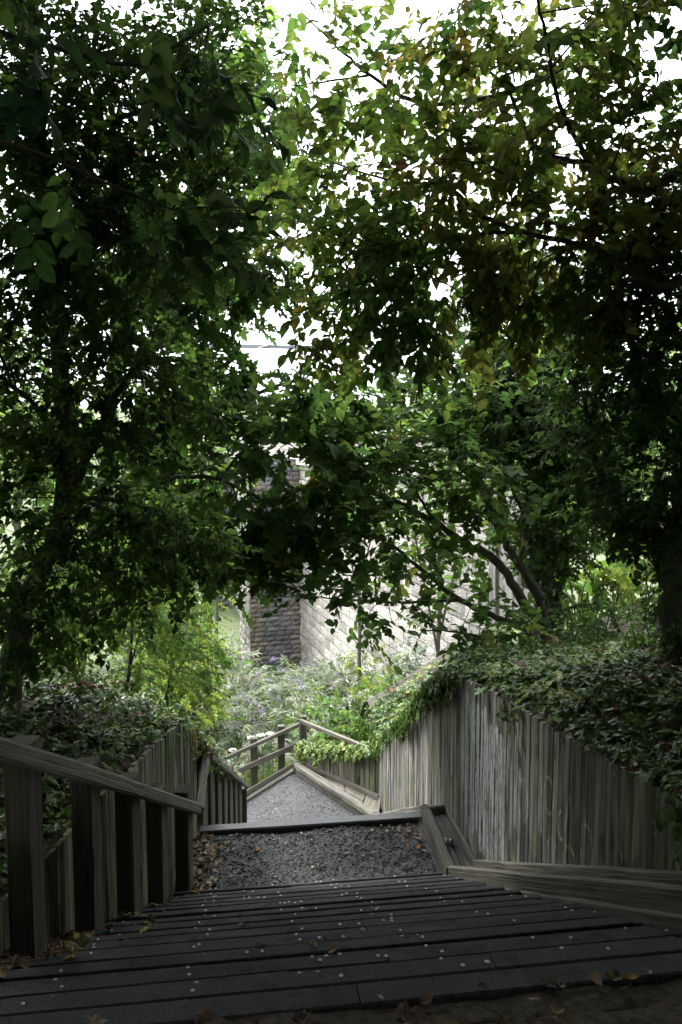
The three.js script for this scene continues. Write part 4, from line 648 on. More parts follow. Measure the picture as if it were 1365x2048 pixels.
// the big dark tree on the left
{
  const base = at(18, 1440, 5.9);
  plant('hornbeam_tree', 'dense dark tree filling the left side, stem rising beside the handrail', 'tree', base, {
    seed: 21, kinds: SPRAY.dense, palette: [[G.dark, 3], [G.deep, 1], [G.mid, 3], [G.fresh, 1.6], [G.yellow, 0.05]], near: 180,
    limbs: [[[base.clone().add(V(0, -0.3, 0)), ...P([30, 1300, 5.9], [70, 1160, 5.9], [130, 1020, 5.9], [120, 700, 5.9], [80, 300, 5.9], [60, -100, 5.9])], 0.1, 0.05, 'trunk'], [P([130, 1010, 5.9], [190, 880, 5.8], [240, 780, 5.8], [300, 700, 5.8]), 0.05, 0.012], [P([125, 900, 5.9], [60, 800, 5.6], [-20, 740, 5.4]), 0.03, 0.01], [P([120, 700, 5.9], [200, 640, 5.7], [300, 520, 5.7], [420, 440, 5.9]), 0.04, 0.008], [P([110, 560, 5.9], [180, 500, 5.5], [270, 460, 5.2]), 0.03, 0.008], [P([80, 300, 5.9], [200, 250, 5.7], [340, 200, 5.8], [430, 160, 6.0]), 0.035, 0.008], [P([125, 1000, 5.9], [230, 1000, 5.9], [320, 1030, 5.9], [380, 1080, 5.9]), 0.025, 0.006], [[...P([70, 100, 5.9]), V(-1.6, 6.2, -3.4), V(-0.4, 6.9, -1.2)], 0.07, 0.02], [[...P([70, 0, 5.9]), V(-1.0, 6.4, -5.8), V(0.2, 7.4, -6.4)], 0.06, 0.02], [[...P([70, 0, 5.9]), V(-2.6, 6.2, -6.2), V(-2.8, 7.0, -7.4)], 0.05, 0.02]],
    blobs: [PX(110, 900, 5.6, 190, 220, 0.8, 2.21), PX(250, 1060, 6.0, 170, 110, 0.7, 1.89), PX(110, 560, 5.3, 190, 240, 0.8, 3.22), PX(280, 760, 6.0, 160, 160, 0.7, 1.57), PX(120, 200, 5.1, 200, 240, 0.8, 3.22), PX(330, 340, 5.8, 150, 200, 0.7, 2.42), PX(400, 110, 6.2, 120, 130, 0.7, 2.9), PX(60, 1200, 5.7, 110, 130, 0.6, 1.99), PX(230, 1180, 6.4, 150, 70, 0.6, 1.57), PX(390, 1110, 6.3, 110, 60, 0.5, 1.57), PX(30, 1330, 5.4, 70, 60, 0.5, 0.83),
      { ...shadeBlob(-1.4, 6.8, -1.8, 2.6, 0.9, 2.6, 5.98), scale: 2.4 }, { ...shadeBlob(-3.6, 4.6, -2.4, 1.8, 2.4, 3, 5.98), scale: 2.4 }, { ...shadeBlob(-1.2, 7.6, -5.2, 2.2, 0.8, 1.6, 2), scale: 2.4 }, { ...shadeBlob(-2.6, 7.0, -6.9, 2.2, 0.9, 1.7, 5), scale: 2.2 }, { ...shadeBlob(-3.1, 2.0, -1.6, 0.9, 1.9, 2.4, 6), scale: 2.4 }, { ...shadeBlob(-4.2, 2.4, -4.6, 1.5, 2.4, 1.8, 5), scale: 2.4 }, { ...shadeBlob(-5.6, 3.4, -7.5, 1.8, 3.2, 3, 5.06), scale: 2.4 }],  // unseen clumps overhead and at left, added to close gaps letting light in
  });
}
// the cherry whose big leaves hang just in front of the lens
{
  const base = V(-2.7, -0.05, -0.6);
  plant('cherry_tree', 'cherry with large dark hanging leaves close overhead at upper left', 'tree', base, {
    seed: 25, kinds: SPRAY.cherry, palette: [[G.dark, 3], [G.deep, 3], [G.mid, 1]], near: 120, per: 4, scale: 0.85,
    limbs: [[[base.clone().add(V(0, -0.3, 0)), V(-2.6, 1.8, -0.7), V(-2.3, 3.6, -0.9), V(-1.7, 5.6, -0.6)], 0.14, 0.06, 'trunk'], [[V(-2.45, 2.6, -0.8), ...P([-80, 40, 2.5], [100, 90, 2.5], [260, 130, 2.55], [350, 90, 2.6], [420, 50, 2.6])], 0.012, 0.003], [[V(-2.5, 2.2, -0.8), ...P([-60, 270, 2.6], [60, 300, 2.7], [200, 360, 2.8], [350, 420, 2.8])], 0.009, 0.003], [[V(-2.0, 4.6, -0.8), V(-0.8, 5.4, 0.4), V(0.6, 5.8, 1.4)], 0.06, 0.02], [[V(-2.2, 4.0, -0.8), V(-2.8, 5.0, 1.2), V(-2.6, 5.8, 2.6)], 0.06, 0.02], [[V(-2.5, 2.4, -0.7), V(-2.6, 3.6, 2.0), V(-1.4, 4.2, 4.8), V(2.6, 4.4, 5.0)], 0.08, 0.02]],
    blobs: [PX(360, 110, 2.6, 90, 90, 0.2, 0.7), PX(360, 410, 2.8, 110, 70, 0.25, 0.79), PX(190, 100, 2.5, 130, 70, 0.25, 0.53), PX(420, 420, 2.9, 60, 50, 0.15, 0.7), PX(90, 330, 2.7, 100, 70, 0.2, 0.44), { ...shadeBlob(-0.4, 5.9, 1.2, 2.8, 0.8, 2.4, 5.98), scale: 2.4 }, { ...shadeBlob(-3, 5.2, 2.2, 2, 1.2, 2.4, 5.52), scale: 2.4 }, { ...shadeBlob(1.2, 6.2, 3.2, 2.8, 1, 2, 5.98), scale: 2.4 }, { ...shadeBlob(-1.5, 3.6, 5.6, 3.6, 2.8, 1.4, 13.8), scale: 2.4 }, { ...shadeBlob(3.2, 3.6, 5.2, 3.2, 2.8, 1.4, 13.8), scale: 2.4 }, { ...shadeBlob(-4.6, 3.2, 2.6, 1.4, 2.8, 2.6, 6.9), scale: 2.4 }],  // clumps above and behind the camera, added to darken the foreground
  });
}
// thin saplings on the left bank
[[95, 1400, 8.2, 110, 1080, 'slender sapling with pale small leaves beside the left trunk'], [245, 1400, 9.0, 275, 1060, 'slender sapling standing above the mossy board wall'], [330, 1400, 10.4, 345, 1130, 'leafy sapling above the far end of the mossy wall']].forEach(([x, y, d, x2, y2, label], i) => {
  const b = at(x, y, d);
  plant('sapling', label, 'sapling', b, { group: 'saplings on the left bank', seed: 31 + i, kinds: SPRAY.thorn, palette: [[G.mid, 3], [G.fresh, 3], [G.lime, 1.2]], scale: 1.35, sides: 5, twigR: 0.006,
    limbs: [[[b.clone().add(V(0, -0.4, 0)), at((x + x2) / 2 + 8, (y + y2) / 2, d), at(x2, y2, d)], 0.026, 0.008, 'stem'], [[b.clone(), at(x + 30, y - 120, d), at(x2 + 45, y2 + 60, d)], 0.016, 0.005, 'stem']],
    blobs: [PX(x2, y2 + 90, d, 80, 90, 0.6, 1.0), PX(x2 + 20, y2 + 190, d, 90, 60, 0.6, 0.9), PX(x2 - 20, y2 + 270, d, 80, 40, 0.5, 0.7)] });
});

// ---------------------------------------------------------------- ivy over both banks, hanging over the wall tops
function ivyBank(label, side, n, z0, z1, seed) {
  const mats = [[], [], []], cols = [[], [], []], f = rngOf(seed);
  for (let i = 0; i < n; i++) {
    const z = lerp(z0, z1, f()), edge = f() < 0.2, d = edge ? Math.abs(gauss(f)) * 0.16 + (z > -6.4 ? (side > 0 ? 0.05 : 0.14) : 0.02) : 0.26 + 4.6 * Math.pow(f(), 1.3), X = side > 0 ? rightX(z) + 0.03 + d : leftX(z) - 0.03 - d, y = side > 0 ? bankRightY(d, z) : bankLeftY(d, z);
    const hang = edge ? f() * f() * (side > 0 && z < -6.6 && z > -9.8 ? 0.2 : 0.06) * (0.3 + 1.4 * noise(z * 2.3, seed)) : 0, over = edge && hang > (z > -6.4 ? (side > 0 ? 0.06 : 0.09) : 0.035), p = V(over ? X - side * (d + 0.06 + 0.05 * f()) : X, y + (over ? 0.06 - hang : 0.02 + f() * 0.12 * Math.min(1, 0.35 + d * 2)), z);
    const a = f() * 6.28, ax = over ? V(-side * 0.5, -1 + gauss(f) * 0.4, gauss(f) * 0.7) : V(Math.cos(a), 0.15 + gauss(f) * 0.35, Math.sin(a)), up = over ? V(-side, 0.5 + gauss(f) * 0.3, gauss(f) * 0.3) : V(gauss(f) * 0.35 - side * 0.2, 1, gauss(f) * 0.35), k = i % 3;
    mats[k].push(M4(p, qFrom(ax, up.normalize(), gauss(f) * 0.3), rr(0.4, 1.15, f) * (edge && !over ? 0.8 : 1))); cols[k].push(shade(pick([[G.mid, 4], [G.dark, 2.5], [G.fresh, 3], [G.lime, 0.5], [G.brown, 0.6], [G.yellow, 0.08]], f), f, 0.3));
  }
  const t = thing('ivy_cover', label, 'ivy'); t.userData.kind = 'stuff';
  SPRAY.ivy.forEach((s, k) => instanced('ivy_mass', s.geo, M.ivyLeaf, mats[k], cols[k], t));
  return [mats, cols];
}
ivyBank('glossy ivy covering the right bank and spilling over the tall wall', 1, 11000, 0.5, -12.6, 211);
ivyBank('shaded ivy covering the left bank above the mossy board wall', -1, 7500, 0.5, -11.0, 223);
{ // ivy over the low board wall and the guard rail's foot
  const mats = [], cols = [], f = rngOf(231);
  for (let i = 0; i < 420; i++) { const t = f(), p = V(lerp(1.1, 2.2, t), lerp(-3.48, -3.02, t) + 0.1 - 0.3 * f() * f() * (1.3 - t), lerp(-12.9, -11.42, t)).add(V(-0.06 + 0.12 * f() + (f() < 0.4 ? 0.3 * f() : 0), 0, (f() - 0.6) * 0.25)); mats.push(M4(p, qFrom(V(-0.4 + gauss(f), -0.6 + gauss(f) * 0.5, 0.8), V(-0.4, 0.8, 0.5).normalize(), gauss(f) * 0.5), rr(0.55, 0.9, f))); cols.push(shade(pick([[G.fresh, 3], [G.lime, 1.5], [G.mid, 2]], f), f)); }
  tag(instanced('ivy_trails', SPRAY.ivy[1].geo, M.ivyLeaf, mats, cols, scene), 'bright ivy trailing over the low board wall below the guard rail', 'ivy');
}

// ---------------------------------------------------------------- shrubs of the valley side
const ground = (p, s = 0) => p.clone().setY(valleyY(p.x, p.z) - s);
function shrub(name, label, cat, px, py, d, rx, ry, o) {
  const c = at(px, py, d), b = ground(c, 0.1), f = rngOf(o.seed * 31), limbs = [];
  for (let i = 0; i < (o.stems ?? 5); i++) { const e = c.clone().addScaledVector(rightV, rr(-0.8, 0.8, f) * rx * d / 1593).addScaledVector(upV, rr(-0.2, 0.9, f) * ry * d / 1593).addScaledVector(fwd, rr(-0.5, 0.5, f)); limbs.push([[b.clone().add(V(rr(-0.2, 0.2, f), 0, rr(-0.2, 0.2, f))), b.clone().lerp(e, 0.55).add(V(rr(-0.15, 0.15, f), 0.1, 0)), e], o.r ?? 0.022, 0.006, 'stem']); }
  return plant(name, label, cat, b, { limbs, sides: 5, twigR: 0.006, leaf: M.softLeaf, blobs: [PX(px, py, d, rx, ry, o.rz ?? 0.9, o.od ?? 2), PX(px, py + ry * 0.75, d - 0.2, rx * 1.05, ry * 0.5, o.rz ?? 0.9, o.od ?? 2)], ...o });
}
const spikeGeo = (() => { const g = [], f = rngOf(5); for (let i = 0; i < 46; i++) { const t = f(), a = f() * 6.28, r = 0.022 * (1 - t * 0.8), c = new THREE.TetrahedronGeometry(0.009 * (1.2 - 0.6 * t)); c.rotateX(f() * 6); c.rotateY(f() * 6); c.translate(Math.cos(a) * r, Math.sin(a) * r - 0.05 * t * t, t * 0.2); g.push(c); } return mergeGeometries(g); })();
const M_spike = [rgb(0.27, 0.2, 0.36), rgb(0.36, 0.3, 0.42), rgb(0.22, 0.15, 0.32)].map((c) => new THREE.MeshStandardMaterial({ color: c, roughness: 0.9 }));
const M_brownSpike = new THREE.MeshStandardMaterial({ color: rgb(0.2, 0.13, 0.08), roughness: 0.9 });
[[455, 1410, 17, 75, 55, 'silvery buddleia with mauve flower spikes below the yellow-green bush'], [540, 1400, 18, 70, 60, 'silvery buddleia with mauve spikes in front of the dark buttress'], [500, 1450, 15.4, 70, 40, 'low buddleia with mauve spikes just behind the guard rail'], [610, 1385, 21, 70, 50, 'pale buddleia at the foot of the stone wall corner'], [440, 1340, 24, 70, 60, 'tall airy buddleia left of the dark buttress'], [680, 1365, 22, 60, 45, 'pale buddleia against the sloping stone courses'], [380, 1440, 15, 60, 45, 'buddleia half hidden behind the mossy wall end']].forEach(([x, y, d, rx, ry, label], i) => {
  const s = shrub('buddleia', label, 'shrub', x, y, d, rx, ry, { group: 'buddleias on the valley side', seed: 41 + i, kinds: SPRAY.buddleia, palette: [[G.grey, 4], [rgb(0.3, 0.34, 0.26), 2], [G.fresh, 0.6], [rgb(0.11, 0.16, 0.075), 2]], od: 2.3, lift: 0.75, stems: 7, bark: M.paleTwig, r: 0.014 });
  const f = rngOf(500 + i), b = { c: at(x, y - ry * 0.2, d - 0.3), r: [rx * d / 1593, ry * d / 1593, 0.7], view: true };
  for (let k = 0; k < 16; k++) { const m = part('flower_spike', spikeGeo, f() < 0.15 ? M_brownSpike : M_spike[Math.floor(f() * 3)], s), a = f() * 6.28; m.position.copy(inBlob(b, f)).add(V(0, 0.1, 0)).sub(s.position); m.quaternion.copy(qFrom(V(Math.cos(a), 0.5 + 0.7 * f(), Math.sin(a)), V(0, 1, 0))); m.scale.setScalar(rr(0.9, 1.5, f)); }
});
shrub('acacia_bush', 'feathery yellow-green bush beyond the left wall', 'shrub', 395, 1330, 14.5, 68, 85, { seed: 51, kinds: SPRAY.acacia, palette: [[G.lime, 4], [rgb(0.2, 0.25, 0.04), 3], [G.fresh, 1.5]], od: 2.0, scale: 1.25, lift: 0.1 });
shrub('acacia_bush', 'feathery yellow-green bush half hidden behind saplings', 'shrub', 350, 1240, 16.5, 80, 60, { seed: 52, kinds: SPRAY.acacia, palette: [[G.lime, 3], [G.fresh, 3]], od: 1.6, scale: 1.4, lift: 0.1 });
[[690, 1435, 14.8, 55, 38, 'round-leaved green bush behind the corner post', SPRAY.knot, [[G.fresh, 3], [G.mid, 3], [rgb(0.1, 0.16, 0.06), 2]], 0.8], [755, 1400, 17, 55, 50, 'loose pale green bush in front of the stone courses', SPRAY.hazel, [[G.lime, 2], [G.grey, 2], [G.fresh, 2]], 0.9], [640, 1430, 16.5, 50, 36, 'soft grey-green bush beside the corner post', SPRAY.elm, [[G.grey, 3], [G.fresh, 2]], 1], [745, 1340, 20, 50, 55, 'tall thin yellow-green weeds before the stone wall', SPRAY.buddleia, [[G.lime, 3], [G.grey, 1.5], [G.olive, 1]], 0.9], [800, 1440, 13.6, 40, 36, 'bright bush at the low end of the tall wall', SPRAY.elm, [[G.lime, 2], [G.fresh, 3]], 0.8], [820, 1330, 19, 34, 40, 'grey-leaved bush tucked behind the ivy-topped wall', SPRAY.hazel, [[rgb(0.1, 0.15, 0.1), 2], [G.grey, 2]], 0.9]].forEach(([x, y, d, rx, ry, label, kinds, palette, sc], i) => shrub('bush', label, 'bush', x, y, d, rx, ry, { group: 'bushes below the stone wall', seed: 61 + i, kinds, palette, scale: sc, od: i === 3 ? 0.9 : 2.0, lift: 0.5 }));
shrub('fern', 'dark feathery fern beside the ivy-topped wall end', 'fern', 790, 1395, 13.6, 26, 36, { seed: 71, kinds: SPRAY.acacia, palette: [[G.mid, 3], [rgb(0.05, 0.09, 0.04), 2]], scale: 1.1, od: 2.4, lift: 0.6 });
// broad-leaved bushes beyond the right bank, sunlight and shade put into their leaf colours
[[1190, 1150, 11.0, 90, 60, 'bright lime broad-leaved bush beyond the brushwood heap'], [1280, 1125, 11.4, 75, 75, 'bright lime bush between the two dark trunks'], [1135, 1190, 10.6, 50, 50, 'shaded green bush close behind the hazel stems'], [1275, 1205, 10.4, 50, 30, 'dark green clump just above the brushwood heap']].forEach(([x, y, d, rx, ry, label], i) => {
  const c = at(x, y + ry, d);
  plant('knotweed', label, 'bush', c, { group: 'bushes beyond the right bank', seed: 81 + i, kinds: SPRAY.knot, palette: i > 1 ? [[G.mid, 3], [G.fresh, 2]] : [[G.lime, 3], [rgb(0.2, 0.25, 0.04), 2], [G.fresh, 2]], scale: 0.95, sides: 5, twigR: 0.006, limbs: [0, 1, 2, 3].map((k) => [[c.clone().add(V(k * 0.15 - 0.2, -0.6, 0)), at(x + (k - 1.5) * rx * 0.4, y, d), at(x + (k - 1.5) * rx * 0.6, y - ry, d)], 0.016, 0.005, 'stem']), blobs: [PX(x, y, d, rx, ry, 0.8, 1.8)], lift: 0.4 });
});
[[1105, 1292, 8.2, 62, 42, 'bright young shoots in front of the hazel stems', SPRAY.elm, [[G.fresh, 3], [G.lime, 2]], 0.9], [1215, 1300, 8.0, 70, 40, 'tangled dark shrub on the bank below the brushwood heap', SPRAY.dense, [[G.dark, 3], [G.mid, 3]], 1.1], [1310, 1285, 7.0, 60, 70, 'leafy shrub crowding the foot of the thick right trunk', SPRAY.dense, [[G.dark, 3], [G.mid, 3], [G.fresh, 1]], 1.1], [1005, 1300, 8.6, 70, 40, 'low shrub on the bank edge above the tall wall', SPRAY.hazel, [[G.mid, 3], [G.fresh, 2]], 0.8], [1180, 1235, 9.0, 60, 50, 'dark shrub between the thorn trunk and the brushwood', SPRAY.thorn, [[G.dark, 3], [G.mid, 2]], 1.4], [1330, 1140, 9.6, 60, 90, 'tall leafy shrub behind the thick right trunk', SPRAY.elm, [[G.mid, 3], [G.fresh, 2]], 1.1]].forEach(([x, y, d, rx, ry, label, kinds, palette, sc], i) => {
  const c = at(x, y + ry * 0.8, d), b = c.clone().setY(bankRightY(Math.max(0, c.x - rightX(c.z)), c.z) - 0.05);
  plant('bank_shrub', label, 'shrub', b, { group: 'shrubs on the right bank', seed: 181 + i, kinds, palette, scale: sc, sides: 5, twigR: 0.006, bark: M.bark, limbs: [0, 1, 2, 3].map((k) => [[b.clone().add(V(k * 0.1 - 0.15, -0.1, 0)), at(x + (k - 1.5) * rx * 0.4, y + ry * 0.2, d), at(x + (k - 1.5) * rx * 0.6, y - ry, d)], 0.012, 0.004, 'stem']), blobs: [PX(x, y, d, rx, ry, 0.45, 1.2)], lift: 0.5 });
});
// a bare pale bush left of the buttress
{
  const b = ground(at(445, 1330, 21)), f = rngOf(301), t = thing('bare_shrub', 'bare pale twiggy shrub standing left of the dark buttress', 'shrub', b.toArray()), twigs = [];
  const grow = (p, d, len, r, lv) => { const e = p.clone().addScaledVector(d, len), m = p.clone().lerp(e, 0.5).add(V(gauss(f), gauss(f), gauss(f)).multiplyScalar(len * 0.08)); twigs.push([lv, tube([p, m, e], [r, r * 0.8, r * 0.6], 4)]); if (lv < 4) for (let k = 0; k < 3; k++) grow(k ? m.clone().lerp(e, f()) : e, d.clone().add(V(gauss(f) * 0.6, gauss(f) * 0.35 + 0.1, gauss(f) * 0.6)).normalize(), len * rr(0.55, 0.8, f), r * 0.62, lv + 1); };
  for (let k = 0; k < 6; k++) grow(V(gauss(f) * 0.5, 0, gauss(f) * 0.4), V(gauss(f) * 0.35, 1, gauss(f) * 0.35).normalize(), 0.95, 0.02, 0);
  twigs.filter((x) => !x[0]).forEach((x) => part('stem', x[1], M.paleTwig, t)); const m = part('twigs', mergeGeometries(twigs.filter((x) => x[0]).map((x) => x[1])), M.paleTwig, t); m.userData.kind = 'stuff';
}
// weedy slope between the shrubs, grass by the guard rail
{
  const blade = rawGeo([[-0.006, 0, 0], [0.006, 0, 0], [0.004, 0.5, 0.04], [-0.006, 0, 0], [0.004, 0.5, 0.04], [-0.004, 0.5, 0.04], [-0.004, 0.5, 0.04], [0.004, 0.5, 0.04], [0, 1, 0.2]].flat()), mats = [], cols = [], f = rngOf(311);
  blade.setAttribute('color', new THREE.Float32BufferAttribute(new Array(27).fill(1), 3));
  for (let i = 0; i < 9000; i++) { const x = rr(-3, 3.6, f), z = -13.25 - 3.4 * f() * f(), p = V(x, Math.max(valleyY(x, z), lerp(-4.2 - Math.max(0, 1.2 - x) * 0.45, valleyY(x, z), sstep(-z, 13.3, 15.5))) - 0.02, z), s = rr(0.18, 0.5, f); mats.push(M4(p, new THREE.Quaternion().setFromEuler(new THREE.Euler(gauss(f) * 0.3, f() * 6.28, gauss(f) * 0.3)), V(0.9, s, s))); cols.push(shade(pick([[G.lime, 3], [G.fresh, 3], [rgb(0.3, 0.28, 0.12), 1.5]], f), f)); }
  tag(instanced('grass', blade, M.softLeaf, mats, cols, scene), 'long yellow-green grass growing behind the guard rail', 'grass');
  structure('verge', gridGeo(30, 14, (u, v) => { const x = lerp(-3.4, 4.2, u), z = lerp(-13.1, -16.4, v); return V(x, Math.max(valleyY(x, z), lerp(-4.25 - Math.max(0, 1.2 - x) * 0.45, valleyY(x, z), sstep(-z, 13.3, 15.5))) - 0.03, z); }), M.grassSoil);
  const wm = [[], [], []], wc = [[], [], []];
  for (let i = 0; i < 9000; i++) { const z = -15 - 24 * Math.pow(f(), 1.2), x = (f() - 0.5) * (14 - z * 0.5) - 1.5, k = i % 3, a = f() * 6.28; if (x > W0.x + (z - W0.z) * 0.155 - 0.3) continue; wm[k].push(M4(V(x, valleyY(x, z) + f() * f() * 1.0, z), qFrom(V(Math.cos(a), 0.8, Math.sin(a)), V(gauss(f) * 0.4, 1, gauss(f) * 0.4).normalize(), gauss(f) * 0.4), rr(0.9, 1.7, f))); wc[k].push(shade(pick([[G.grey, 3], [G.fresh, 2], [rgb(0.29, 0.33, 0.24), 2], [G.lime, 0.7], [G.mid, 1]], f), f)); }
  const t = thing('undergrowth', 'tangled grey-green weeds covering the valley slope', 'undergrowth'); t.userData.kind = 'stuff';
  [SPRAY.buddleia[0], SPRAY.elm[0], SPRAY.hazel[1]].forEach((s, k) => instanced('weed_mass', s.geo, M.softLeaf, wm[k], wc[k], t));
  // white umbels above the rail
  const petal = new THREE.IcosahedronGeometry(0.012, 0), pm = new THREE.MeshStandardMaterial({ color: rgb(0.5, 0.5, 0.44), roughness: 0.9 });
  [[503, 1478, 13.7, 'white umbel flower head above the guard rail, second from the corner'], [512, 1488, 13.9, 'white umbel flower head leaning on the middle rail post'], [540, 1470, 13.8, 'highest white umbel flower head beside the guard rail'], [466, 1503, 13.7, 'low white umbel flower head near the mossy wall end'], [522, 1473, 14.0, 'small white umbel flower head behind the guard rail']].forEach(([x, y, d, label], i) => {
    const c = at(x, y, d), b = c.clone().add(V(0.05, -1.2, -0.1)), u = thing('umbel_plant', label, 'flower', b.toArray(), 'white umbels behind the rail'), q = c.clone().sub(b), g = [];
    part('stem', tube([V(0, 0, 0), q.clone().multiplyScalar(0.6).add(V(0.03, 0, 0)), q], [0.007, 0.006, 0.004], 5), new THREE.MeshStandardMaterial({ color: G.fresh, roughness: 0.8 }), u);
    for (let k = 0; k < 60; k++) { const a = f() * 6.28, r = 0.075 * Math.sqrt(f()); const s = petal.clone(); s.scale(1.0, 0.6, 1.0); s.translate(q.x + Math.cos(a) * r, q.y + 0.035 - r * r * 3 + 0.01 * f(), q.z + Math.sin(a) * r); g.push(s); }
    for (let k = 0; k < 9; k++) { const a = k / 9 * 6.28; g.push(tube([q, q.clone().add(V(Math.cos(a) * 0.075, 0.03, Math.sin(a) * 0.075))], [0.003, 0.002], 3).toNonIndexed()); }
    part('flower_head', mergeGeometries(g), pm, u);
  });
}
// heap of cut sticks on the right bank
{
  const c = at(1262, 1262, 9.7), t = thing('brushwood_heap', 'heap of grey cut sticks on the bank left of the thick trunk', 'brushwood', c.clone().setY(c.y - 0.25).toArray()), f = rngOf(333), ms = [M.paleTwig, new THREE.MeshStandardMaterial({ color: rgb(0.2, 0.16, 0.12), roughness: 0.9 }), new THREE.MeshStandardMaterial({ color: rgb(0.45, 0.41, 0.36), roughness: 0.9 })];
  for (let i = 0; i < 130; i++) { const a = gauss(f) * 0.9, l = rr(0.25, 0.9, f), r = rr(0.004, 0.014, f), p = V(gauss(f) * 0.42, 0, gauss(f) * 0.35), y = 0.05 + 0.42 * f() * Math.exp(-(p.x * p.x + p.z * p.z) * 2.5), d = V(Math.cos(a), gauss(f) * 0.3, Math.sin(a)); p.setY(y); part('stick', tube([p.clone().addScaledVector(d, -l / 2), p.clone().add(V(0, gauss(f) * 0.04, gauss(f) * 0.03)), p.clone().addScaledVector(d, l / 2)], [r, r * 0.85, r * 0.5], 5), ms[Math.floor(f() * 3)], t); }
  const g = new THREE.SphereGeometry(1, 16, 8, 0, 6.283, 0, 1.57), pp = g.attributes.position; for (let i = 0; i < pp.count; i++) { const k = 0.8 + 0.35 * noise(pp.getX(i) * 4 + 7, pp.getZ(i) * 4); pp.setXYZ(i, pp.getX(i) * 0.85 * k, pp.getY(i) * 0.3 * k - 0.05, pp.getZ(i) * 0.75 * k); } g.computeVertexNormals(); part('leaf_mould', g, M.soil, t);
}
// young trees between the steps and the masonry
[[880, 1010, 14.5, 110, 110, 'young light green tree behind the hazel boughs, before the masonry'], [1000, 900, 15, 110, 110, 'young light green tree close to the end of the pale wall'], [720, 930, 19, 100, 90, 'young airy tree in front of the wall parapet'], [430, 950, 20, 70, 70, 'young airy tree glimpsed between the sycamore branches'], [1130, 1000, 13, 80, 90, 'young tree behind the ivy-clad trunk'], [300, 1080, 17, 110, 90, 'young bright tree behind the left saplings']].forEach(([x, y, d, rx, ry, label], i) => {
  const c = at(x, y, d), b = c.clone().setY(i === 1 || i === 4 ? -2.6 : valleyY(c.x, c.z) - 0.1);
  plant('young_tree', label, 'tree', b, { group: 'young trees before the masonry', seed: 151 + i, kinds: i % 2 ? SPRAY.elm : SPRAY.hazel, palette: [[G.fresh, 4], [G.mid, 2], [G.lime, 1.5]], leaf: M.leaf, scale: 1.35, sides: 6, twigR: 0.008, jit: 0.25, limbs: [[[b.clone(), b.clone().lerp(c, 0.6), c, at(x, y - ry * 0.8, d)], 0.06, 0.012, 'trunk'], [[b.clone().lerp(c, 0.55), at(x - rx * 0.6, y - ry * 0.2, d)], 0.03, 0.008], [[b.clone().lerp(c, 0.6), at(x + rx * 0.6, y - ry * 0.1, d)], 0.03, 0.008]], blobs: [PX(x, y, d, rx, ry, 0.9, 1.1), PX(x - rx * 0.3, y + ry * 0.6, d, rx * 0.6, ry * 0.5, 0.7, 0.9)] });
});
// trees beyond the wall and far over the valley
[[250, 1000, 34, 190, 170, 'bright tree far behind the sapling stems at left'], [120, 1180, 26, 150, 130, 'low bright tree beyond the left bank'], [390, 930, 58, 110, 70, 'small far tree above the farther buttress'], [700, 860, 66, 120, 60, 'hazy far tree over the wall parapet'], [830, 850, 60, 110, 70, 'far rounded tree right of the gantry'], [1190, 900, 34, 130, 100, 'mid-distance tree between the thorn and the thick trunk'], [960, 900, 40, 120, 80, 'mid-distance tree behind the hazel crown'], [560, 850, 74, 130, 50, 'farthest tree low on the skyline under the gantry'], [330, 1180, 30, 110, 80, 'pale leafy tree behind the feathery bushes'], [1330, 780, 30, 120, 150, 'tree rising behind the dark right-hand crown'], [30, 850, 30, 160, 200, 'tall tree behind the dense left crown'], [1000, 620, 24, 70, 130, 'slender tree with thin grey trunk against the sky']].forEach(([x, y, d, rx, ry, label], i) => {
  const c = at(x, y, d), b = c.clone().setY(Math.min(c.y - 2, i === 11 || i === 5 || i === 6 || i === 9 ? -1.5 : valleyY(c.x, c.z))), R = rx * d / 1593;
  plant('background_tree', label, 'tree', b, { group: 'trees beyond the steps', seed: 101 + i, kinds: i % 2 ? SPRAY.elm : SPRAY.hazel, palette: [[G.fresh, 3], [G.mid, 3], [G.lime, i === 0 || i === 1 || i === 8 ? 3 : 0.6]], leaf: M.softLeaf, scale: clamp(d / 14, 1.3, 4), sides: 6, twigR: 0.02, jit: 0.4, limbs: [[[b.clone().add(V(0, -0.5, 0)), b.clone().lerp(c, 0.6), c, at(x, y - ry * 0.7, d)], i === 11 ? 0.13 : 0.2, 0.04, 'trunk'], [[b.clone().lerp(c, 0.6), at(x - rx * 0.5, y - ry * 0.3, d)], 0.1, 0.03], [[b.clone().lerp(c, 0.7), at(x + rx * 0.5, y - ry * 0.2, d)], 0.1, 0.03]], blobs: [PX(x, y, d, rx * 0.8, ry, R * 0.6, i === 11 ? 0.5 : 1.6), PX(x - rx * 0.5, y + ry * 0.4, d, rx * 0.5, ry * 0.55, R * 0.5, i === 11 ? 0.4 : 1.4), PX(x + rx * 0.5, y + ry * 0.35, d, rx * 0.5, ry * 0.55, R * 0.5, i === 11 ? 0.4 : 1.4)] });
});
structure('hill', gridGeo(60, 20, (u, v) => { const x = lerp(-190, 190, u), z = lerp(-110, -185, v), y = lerp(-10, 9, sstep(v, 0, 0.8)) + (fbm(x * 0.05, z * 0.05, 4) - 0.5) * 9 * v; return V(x, y, z); }), M.grassSoil);

